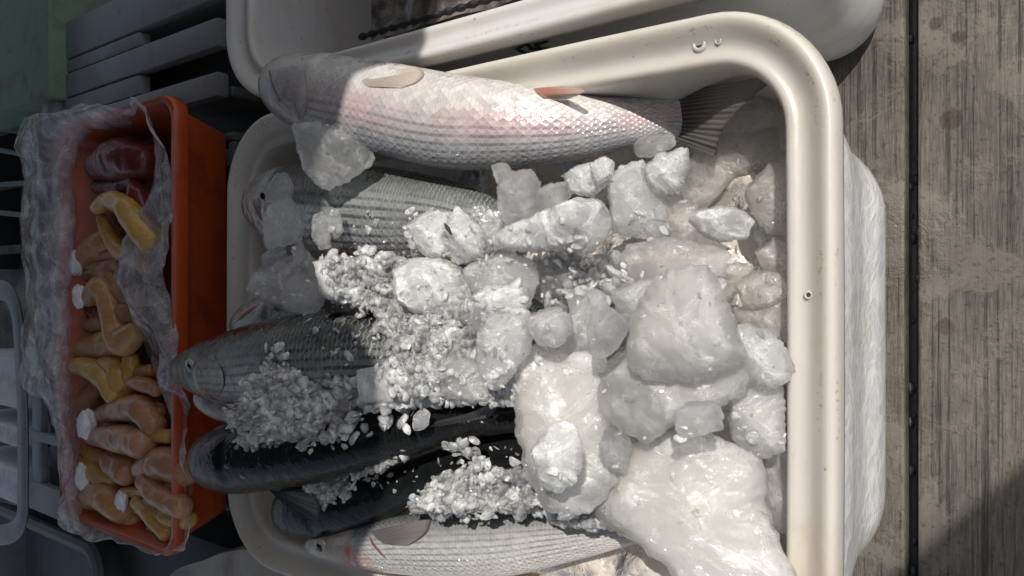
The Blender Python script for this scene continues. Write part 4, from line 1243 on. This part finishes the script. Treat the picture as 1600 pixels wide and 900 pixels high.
ROE = [
 ([(152,325),(172,313),(198,325),(215,350),(236,378)], [9,12,16,18,17], .285, 'roe_yellow', "curled glossy yellow roe sac near the top of the tray"),
 ([(160,342),(172,372),(192,395),(228,412)], [8,10,12,13], .275, 'roe_yellow', "thin yellow roe sac tucked under the curled yellow one"),
 ([(128,408),(150,390),(174,372)], [14,19,17], .262, 'roe_tan', "plump tan sac left of the thin yellow one"),
 ([(140,430),(165,422),(195,412)], [9,13,13], .258, 'roe_pink', "lower brown sac beneath the plump tan one"),
 ([(138,466),(158,450),(174,472),(180,502),(192,532),(212,520)], [12,16,17,18,20,14], .272, 'roe_tan', "hook-shaped tan sac in the middle of the tray"),
 ([(186,484),(204,490),(218,496)], [14,17,11], .262, 'roe_pink', "short rusty sac inside the bend of the hook-shaped one"),
 ([(96,547),(140,545),(188,541)], [13,15,14], .262, 'roe_tan', "straight orange-brown sac lying across the tray"),
 ([(104,572),(138,574),(164,592),(180,618)], [9,14,15,13], .276, 'roe_yellow', "glossy bent yellow sac under the straight orange-brown one"),
 ([(150,570),(182,574),(192,600)], [9,15,17], .268, 'roe_yellow', "rounded yellow sac right of the glossy bent one"),
 ([(204,560),(206,588),(202,614)], [10,13,10], .262, 'roe_yellow', "upright small yellow sac at the film's fold"),
 ([(112,626),(132,628),(152,606)], [12,15,11], .258, 'roe_pink', "brown sac ending in a white tag at the left edge"),
 ([(153,650),(188,640),(222,640),(242,666)], [10,17,19,16], .272, 'roe_pink', "pinkish wrinkled sac in the lower half of the tray"),
 ([(148,682),(185,684),(226,694)], [12,18,19], .280, 'roe_pink', "fat tan sac with a white tag, under the wrinkled pinkish one"),
 ([(132,704),(152,716),(174,716)], [7,12,10], .262, 'roe_yellow', "olive yellow sac peeping out under the fat tan one"),
 ([(178,722),(200,736)], [17,19], .272, 'roe_pink', "short reddish sac in the lower middle"),
 ([(224,730),(256,724),(290,736)], [15,23,20], .272, 'roe_pink', "big reddish tan sac against the film on the right"),
 ([(138,728),(152,746),(172,752)], [9,11,9], .250, 'roe_dark', "dark brown sac behind the white tag"),
 ([(140,772),(168,776),(194,798)], [14,21,17], .272, 'roe_tan', "forked tan sac near the lower left corner"),
 ([(150,802),(184,808),(212,814)], [9,13,12], .264, 'roe_tan', "smaller tan sac under the forked one"),
 ([(194,768),(218,769),(244,764)], [7,8,9], .272, 'roe_yellow', "thin dull yellow strand between the lower sacs"),
 ([(226,752),(250,774),(284,792)], [12,16,15], .284, 'roe_pink', "long tan sac sloping to the right corner"),
 ([(246,756),(286,764)], [11,14], .268, 'roe_pink', "sac half hidden behind the long sloping one"),
 ([(236,782),(262,806),(292,812)], [10,13,13], .272, 'roe_yellow', "yellow sac below the long sloping one"),
 ([(214,784),(240,806),(262,832)], [9,13,12], .276, 'roe_yellow', "shiny yellow sac pointing into the lower corner"),
 ([(152,292),(186,294),(216,286)], [9,12,11], .264, 'roe_dark', "dark red strip below the liver-like piece"),
 ([(156,262),(194,250),(228,254)], [20,30,24], .262, 'roe_dark', "large glossy dark red piece at the top of the tray"),
 ([(210,290),(217,310),(226,330)], [10,15,9], .272, 'roe_dark', "deep red drop beside the curled yellow sac"),
 ([(142,484),(150,486)], [9,10], .262, 'roe_dark', "small purple knob left of the hook-shaped sac"),
 ([(132,502),(140,506)], [10,10], .258, 'roe_pink', "small red knob below the purple one"),
]
LOWER = "small brown roe lobe in the lower layer, partly covered by other sacs"
rr_ = np.random.default_rng(23)
for k in range(26):
    yy = 385 + 450 * (k / 26) + rr_.uniform(-8, 8)
    xx = rr_.uniform(128 + (yy - 400) * 0.06, 205 + (yy - 400) * 0.16)
    an = rr_.uniform(-0.6, 0.6); ln = rr_.uniform(18, 34)
    ROE.append(([(xx - ln * math.cos(an), yy - ln * math.sin(an)), (xx, yy + rr_.uniform(-6, 6)), (xx + ln * math.cos(an), yy + ln * math.sin(an))], [8, rr_.uniform(10, 15), 9], rr_.uniform(0.254, 0.272), ('roe_tan', 'roe_pink', 'roe_yellow')[k % 3], LOWER))
TAGS = {2: (119, 412, 15), 4: (124, 464, 13), 6: (82, 553, 14), 10: (100, 641, 14), 12: (134, 662, 17), 17: (130, 745, 15), 19: (190, 782, 12), 14: (165, 726, 9)}
for i, (path, rad, z, mt, lb) in enumerate(ROE):
    P = np.array([tuple(at(x, y, z)) for x, y in path])
    c0 = at(*path[len(path) // 2], z)
    k = ((c0 - CAM).dot(FWD)) / FPX
    rr = np.array(rad) * k
    q_ = catmull(np.column_stack([P, rr]), 44)
    Pq, rq = q_[:, :3], q_[:, 3]
    # rounded ends
    d0 = (Pq[0] - Pq[1]); d0 /= np.linalg.norm(d0); d1 = (Pq[-1] - Pq[-2]); d1 /= np.linalg.norm(d1)
    e0, e1_, r0, r1 = [], [], [], []
    for a in np.linspace(0.12, 1.35, 8)[::-1]:
        e0.append(Pq[0] + d0 * rq[0] * math.sin(a)); r0.append(rq[0] * math.cos(a))
    for a in np.linspace(0.12, 1.35, 8):
        e1_.append(Pq[-1] + d1 * rq[-1] * math.sin(a)); r1.append(rq[-1] * math.cos(a))
    Pq = np.vstack([e0, Pq, e1_]); rq = np.concatenate([r0, rq, r1])
    V, F = tube(Pq, rq * 1.2, 28, i * 2.3, 0.10)
    o = empty("roe_sac", (float(P[:, 0].mean()), float(P[:, 1].mean()), float(min(v[2] for v in V))), lb, "roe", "covered roe in the orange tray" if lb == LOWER else "fish roe in the orange tray")
    link("membrane", V, F, M[mt], o)
    if i in TAGS:
        tx, ty, tr_ = TAGS[i]
        c = at(tx, ty, z + 0.012)
        r = tr_ * k
        bm = bmesh.new(); bmesh.ops.create_icosphere(bm, subdivisions=4, radius=1)
        V = []
        for v in bm.verts:
            f = 1.15 + 0.38 * fbm(v.co, 1.1, 2, i * 5.1)
            V.append((c.x + v.co.x * r * f * 0.9, c.y + v.co.y * r * f * 1.2, c.z + v.co.z * r * f * 0.6))
        F = [[v.index for v in f.verts] for f in bm.faces]; bm.free()
        link("white_tag", V, F, M['tissue'], o)

# ------------------------------------------------------------------ shaded clutter at the far side
# crate the tray stands on
def crate(name, label, lo, hi, mat, wall=0.012, slots=3, cat="crate"):
    x0, y0, z0 = lo; x1, y1, z1 = hi
    root = empty(name, ((x0 + x1) / 2, (y0 + y1) / 2, z0), label, cat)
    b = MB(); b.box((x0, y0, z0), (x1, y1, z0 + wall), 0.003)
    link("crate_floor", b.V, b.F, mat, root, sharp=40)
    hgt = z1 - z0
    for side in range(4):
        b = MB()
        for k in range(slots):
            za = z0 + wall + 0.001 + (hgt - wall) * k / slots
            zb = za + (hgt - wall) / slots * 0.62
            if side == 0: b.box((x0, y0, za), (x1, y0 + wall, zb), 0.003)
            if side == 1: b.box((x0, y1 - wall, za), (x1, y1, zb), 0.003)
            if side == 2: b.box((x0, y0 + wall + .001, za), (x0 + wall, y1 - wall - .001, zb), 0.003)
            if side == 3: b.box((x1 - wall, y0 + wall + .001, za), (x1, y1 - wall - .001, zb), 0.003)
        nps = 4
        for k in range(nps):
            f = k / (nps - 1)
            if side < 2:
                xa = x0 + 0.014 + (x1 - x0 - 0.052) * f
                ya = y0 + 0.002 if side == 0 else y1 - wall + 0.002
                b.box((xa, ya, z0 + wall + .002), (xa + 0.024, ya + wall - 0.004, z1 - 0.002), 0.002)
            else:
                ya = y0 + wall + 0.014 + (y1 - y0 - 2 * wall - 0.052) * f
                xa = x0 + 0.002 if side == 2 else x1 - wall + 0.002
                b.box((xa, ya, z0 + wall + .002), (xa + wall - 0.004, ya + 0.024, z1 - 0.002), 0.002)
        link("slatted_side", b.V, b.F, mat, root, sharp=40)
    return root

crate("slatted_crate", "dull grey slatted crate holding up the orange tray", (tx0 + 0.04, tcy - 0.27, 0.0), (tx1 - 0.05, tcy + 0.27, ZB - 0.002), M['grey2'])

# green foam block, upper left
gz = 0.20
p0, p1 = at(75, 150, gz), at(-60, -60, gz)
b = MB(); b.box((p1.x, p0.y, 0.0), (p0.x, p1.y, gz), 0.006)
o = tag(link("foam_box", b.V, b.F, M['green'], sharp=40), "pale green foam box in shade at the upper left", "box")

# grey crate with dark slots lying bottom-up beside it
gz = 0.17
a0, a1 = at(95, 150, gz), at(340, -50, gz)
root = empty("upturned_crate", ((a0.x + a1.x) / 2, (a0.y + a1.y) / 2, 0), "grey ribbed plastic crate with dark hand slots, lying behind the orange tray", "crate")
xA, xB, yA, yB = a0.x, a1.x, a0.y, a1.y
b = MB()
ys_ = [at(300, 160, gz).y, at(300, 122, gz).y, at(300, 85, gz).y, at(300, 40, gz).y, at(300, 12, gz).y, at(300, -60, gz).y]
xs1 = at(216, 60, gz).x
b.box((xA, ys_[0], gz - 0.02), (xB, ys_[1], gz), 0.006)
b.box((xA, ys_[1] + .001, gz - 0.022), (xs1, ys_[2] - .001, gz - 0.002), 0.006)
b.box((xA, ys_[2], gz - 0.02), (xB, ys_[3], gz), 0.006)
b.box((xA, ys_[3] + .001, gz - 0.022), (xs1, ys_[4] - .001, gz - 0.002), 0.006)
b.box((xA, ys_[4], gz - 0.02), (xB, ys_[5], gz), 0.006)
link("ribbed_panel", b.V, b.F, M['grey'], root, sharp=40)
b = MB(); b.box((xA + 0.022, ys_[0] + 0.022, 0.004), (xB - 0.01, ys_[5] - 0.01, gz - 0.05), 0.004)
link("shade_block", b.V, b.F, M['dark'], root, sharp=40)  # dark block added so the slots look deeply shaded
b = MB(); b.box((xA - 0.05, ys_[0], gz - 0.06), (xA - 0.002, ys_[5], gz + 0.016), 0.014)
link("corner_rail", b.V, b.F, M['grey'], root)
b = MB(); b.box((xA, ys_[0] + 0.004, 0.0), (xA + 0.02, ys_[5], gz - 0.024), 0.004); b.box((xA + 0.021, ys_[0] + 0.004, 0.0), (xB, ys_[0] + 0.02, gz - 0.024), 0.004)
link("side_panel", b.V, b.F, M['grey2'], root)

# timber slats of a pallet, far left
for k, (ya, yb, z, lb) in enumerate(((166, 199, .12, "upper weathered timber plank left of the orange tray"), (266, 310, .10, "broad pale timber plank below the green cord"), (374, 402, .12, "lower weathered timber plank above the grey bucket handle"))):
    A_, B_ = at(120, ya, z), at(-80, yb, z)
    b = MB(); b.box((B_.x, B_.y, z - 0.022), (A_.x, A_.y, z), 0.002)
    tag(link("timber_plank", b.V, b.F, M['wood'], sharp=40), lb, "plank", "timber planks beside the orange tray")
for px, lb in ((-40, "dark bearer under the timber planks, towards the frame's edge"), (95, "dark bearer under the timber planks, next to the film")):
    A_ = at(px, 150, .09); B_ = at(px, 420, .09)
    b = MB(); b.box((A_.x - 0.03, B_.y, 0.001), (A_.x + 0.03, A_.y, 0.075), 0.002)
    tag(link("timber_bearer", b.V, b.F, M['dark'], sharp=40), lb, "bearer", "bearers under the timber planks")
for k, (pts, lb) in enumerate((([(-20, 232), (30, 240), (80, 256), (120, 272)], "upper dull green cord over the timber planks"), ([(-20, 290), (40, 286), (120, 280)], "middle dull green cord over the timber planks"), ([(-20, 330), (50, 336), (120, 326)], "lower dull green cord over the timber planks"))):
    V, F = tube(catmull([tuple(at(x, y, .135)) for x, y in pts], 40), 0.006, 10)
    tag(link("cord", V, F, M['cord']), lb, "cord", "green cords over the timber planks")

# grey bucket handle and the white foam behind it
pts = [(-12, 452), (12, 458), (26, 490), (32, 560), (36, 660), (36, 760), (34, 810), (18, 832), (-15, 838)]
C = catmull([tuple(at(x, y, .20)) for x, y in pts], 60)
V = []
for i, p in enumerate(C):
    t = C[min(i + 1, 59)] - C[max(i - 1, 0)]; t /= np.linalg.norm(t)
    s_ = np.array((-t[1], t[0], 0))
    wv = 0.020
    for (a, dz) in ((-1, 0), (-0.8, 0.004), (0.8, 0.004), (1, 0), (0.8, -0.004), (-0.8, -0.004)):
        V.append(tuple(p + s_ * wv * a + np.array((0, 0, dz))))
F = strip_faces(60, 6, True) + [list(range(6)), [59 * 6 + k for k in range(6)][::-1]]
tag(link("bucket_handle", V, F, M['grey'], sharp=50), "grey flat curved plastic bucket handle at the left edge", "handle")
for k, (ya, yb, lb) in enumerate(((548, 640, "upper white foam slab at the far left edge"), (646, 700, "middle white foam slab at the far left edge"), (706, 790, "lower white foam slab at the far left edge"))):
    A_, B_ = at(26, yb, .15), at(-60, ya, .15)
    b = MB(); b.box((B_.x, A_.y, 0.0), (A_.x, B_.y, .15), 0.008)
    tag(link("foam_slab", b.V, b.F, M['foam'], sharp=40), lb, "foam slab", "white foam slabs behind the bucket handle")
# dark ventilated crate between handle and tray
cr0, cr1 = at(120, 800, .14), at(45, 560, .14)
root = empty("vented_crate", ((cr0.x + cr1.x) / 2, (cr0.y + cr1.y) / 2, 0), "dull grey crate with square dark vents between the bucket handle and the liner", "crate")
b = MB()
yy = [800, 755, 690, 675, 622, 608, 540]
for k in range(0, 6, 2):
    b.box((cr1.x, at(60, yy[k], .14).y, .125), (cr0.x, at(60, yy[k + 1], .14).y, .14), 0.003)
xm0, xm1 = at(48, 700, .14).x, at(62, 700, .14).x
b.box((xm0, at(60, 798, .14).y, .124), (xm1, at(60, 542, .14).y, .138), 0.003)
xm0, xm1 = at(98, 700, .14).x, at(116, 700, .14).x
b.box((xm0, at(60, 798, .14).y, .124), (xm1, at(60, 542, .14).y, .138), 0.003)
link("vent_panel", b.V, b.F, M['grey'], root, sharp=40)
b = MB(); b.box((cr1.x, cr0.y, 0.0), (cr0.x, cr1.y, .10), 0.004)
link("shade_block", b.V, b.F, M['dark'], root, sharp=40)  # dark block standing in for the shade inside the vents
# dull basin in the lower left corner
V, F = loft([ring(at(60, 900, .12).x, at(60, 930, .12).y, 0.30 + o_, 0.16 + o_, 0.05 + o_ * 0.5, z) for o_, z in ((-0.03, 0.0), (-0.03, 0.06), (0.0, 0.125), (0.008, 0.13), (0.008, 0.14), (0.0, 0.145), (-0.012, 0.14), (-0.03, 0.12), (-0.05, 0.05))], cap_first=True, cap_last=True)
tag(link("basin", V, F, M['grey2'], sharp=50), "dull dark grey basin in the lower left corner, under the orange tray", "basin")
A_, B_ = at(370, 812, .10), at(190, 960, .10)
b = MB(); b.box((B_.x, B_.y, 0), (A_.x, A_.y - 0.05, .10), 0.01)
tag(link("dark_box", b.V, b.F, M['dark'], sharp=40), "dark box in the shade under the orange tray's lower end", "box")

# dirty pale foam lid at the lower edge, left of the fish tub
lz = 0.215
lid = [(262, 905), (320, 873), (352, 862), (384, 858), (420, 866), (470, 884), (540, 905), (620, 945), (560, 1010), (300, 1010)]
L0 = catmull([tuple(at(x, y, lz)) for x, y in lid], 90, True)
cen = L0.mean(axis=0)
V = []
for (f, z) in ((0.98, lz - 0.05), (1.0, lz - 0.045), (1.0, lz - 0.008), (0.992, lz - 0.002), (0.975, lz), (0.7, lz + 0.001)):
    for p in L0:
        q_ = cen + (p - cen) * f
        V.append((q_[0], q_[1], z + 0.0012 * fbm(q_, 18, 3)))
F = strip_faces(6, 90, True) + [list(range(90))[::-1], [5 * 90 + k for k in range(90)]]
lid_o = empty("pale_box", (cen[0], cen[1], 0.0), "dirty pale lidded box with rounded corner below the orange tray", "box")
link("lid_top", V, F, M['dirtyfoam'], lid_o, sharp=50)
V = []
for (f, z) in ((0.86, 0.0), (0.9, 0.08), (0.94, lz - 0.051)):
    V += [tuple((cen + (p - cen) * f)[:2]) + (z,) for p in L0]
link("box_wall", V, strip_faces(3, 90, True), M['dirtyfoam'], lid_o)

# ------------------------------------------------------------------ unseen panels added overhead to shade the far side and a deck corner
def shade(pts, z, name, label, ref):
    """Added unseen panel whose shadow edge passes through world points pts given at their own heights."""
    V = []
    for p in pts:
        k = (z - p.z) / SUN.z
        V.append(p + SUN * k)
    n = len(V)
    VV = [tuple(v) for v in V] + [tuple(v + Vector((0, 0, 0.004))) for v in V]
    F = [list(range(n))[::-1], list(range(n, 2 * n))] + [(i, (i + 1) % n, n + (i + 1) % n, n + i) for i in range(n)]
    return tag(link(name, VV, F, M['blocker'], smooth=False), label, "blocker")
zz = 0.33
edge_pts = [at(620, 60, zz), at(560, 130, zz), at(545, 190, zz), at(490, 300, zz), at(485, 420, zz), at(560, 520, zz), at(610, 600, zz), at(600, 700, zz), at(560, 800, zz), at(540, 860, zz)]
poly = [edge_pts[0] + Vector((0.05, 1.2, 0))] + edge_pts + [edge_pts[-1] + Vector((-0.1, -1.0, 0)), edge_pts[-1] + Vector((-2.6, -1.0, 0)), edge_pts[0] + Vector((-2.6, 1.2, 0))]
shade(poly, 1.2, "far_blocker", "unseen dark panel added overhead to shade the far side, its edge shaped for the shadow", None)
poly = [at(1392, 906, 0), at(1470, 830, 0), at(1600, 722, 0), at(1900, 520, 0), at(1900, 520, 0) + Vector((0.8, -0.6, 0)), at(1392, 906, 0) + Vector((0.3, -1.2, 0)), at(1392, 906, 0) + Vector((-0.02, -0.8, 0))]
shade(poly, 1.5, "deck_blocker", "unseen dark panel added overhead to shade the near corner of the deck", None)
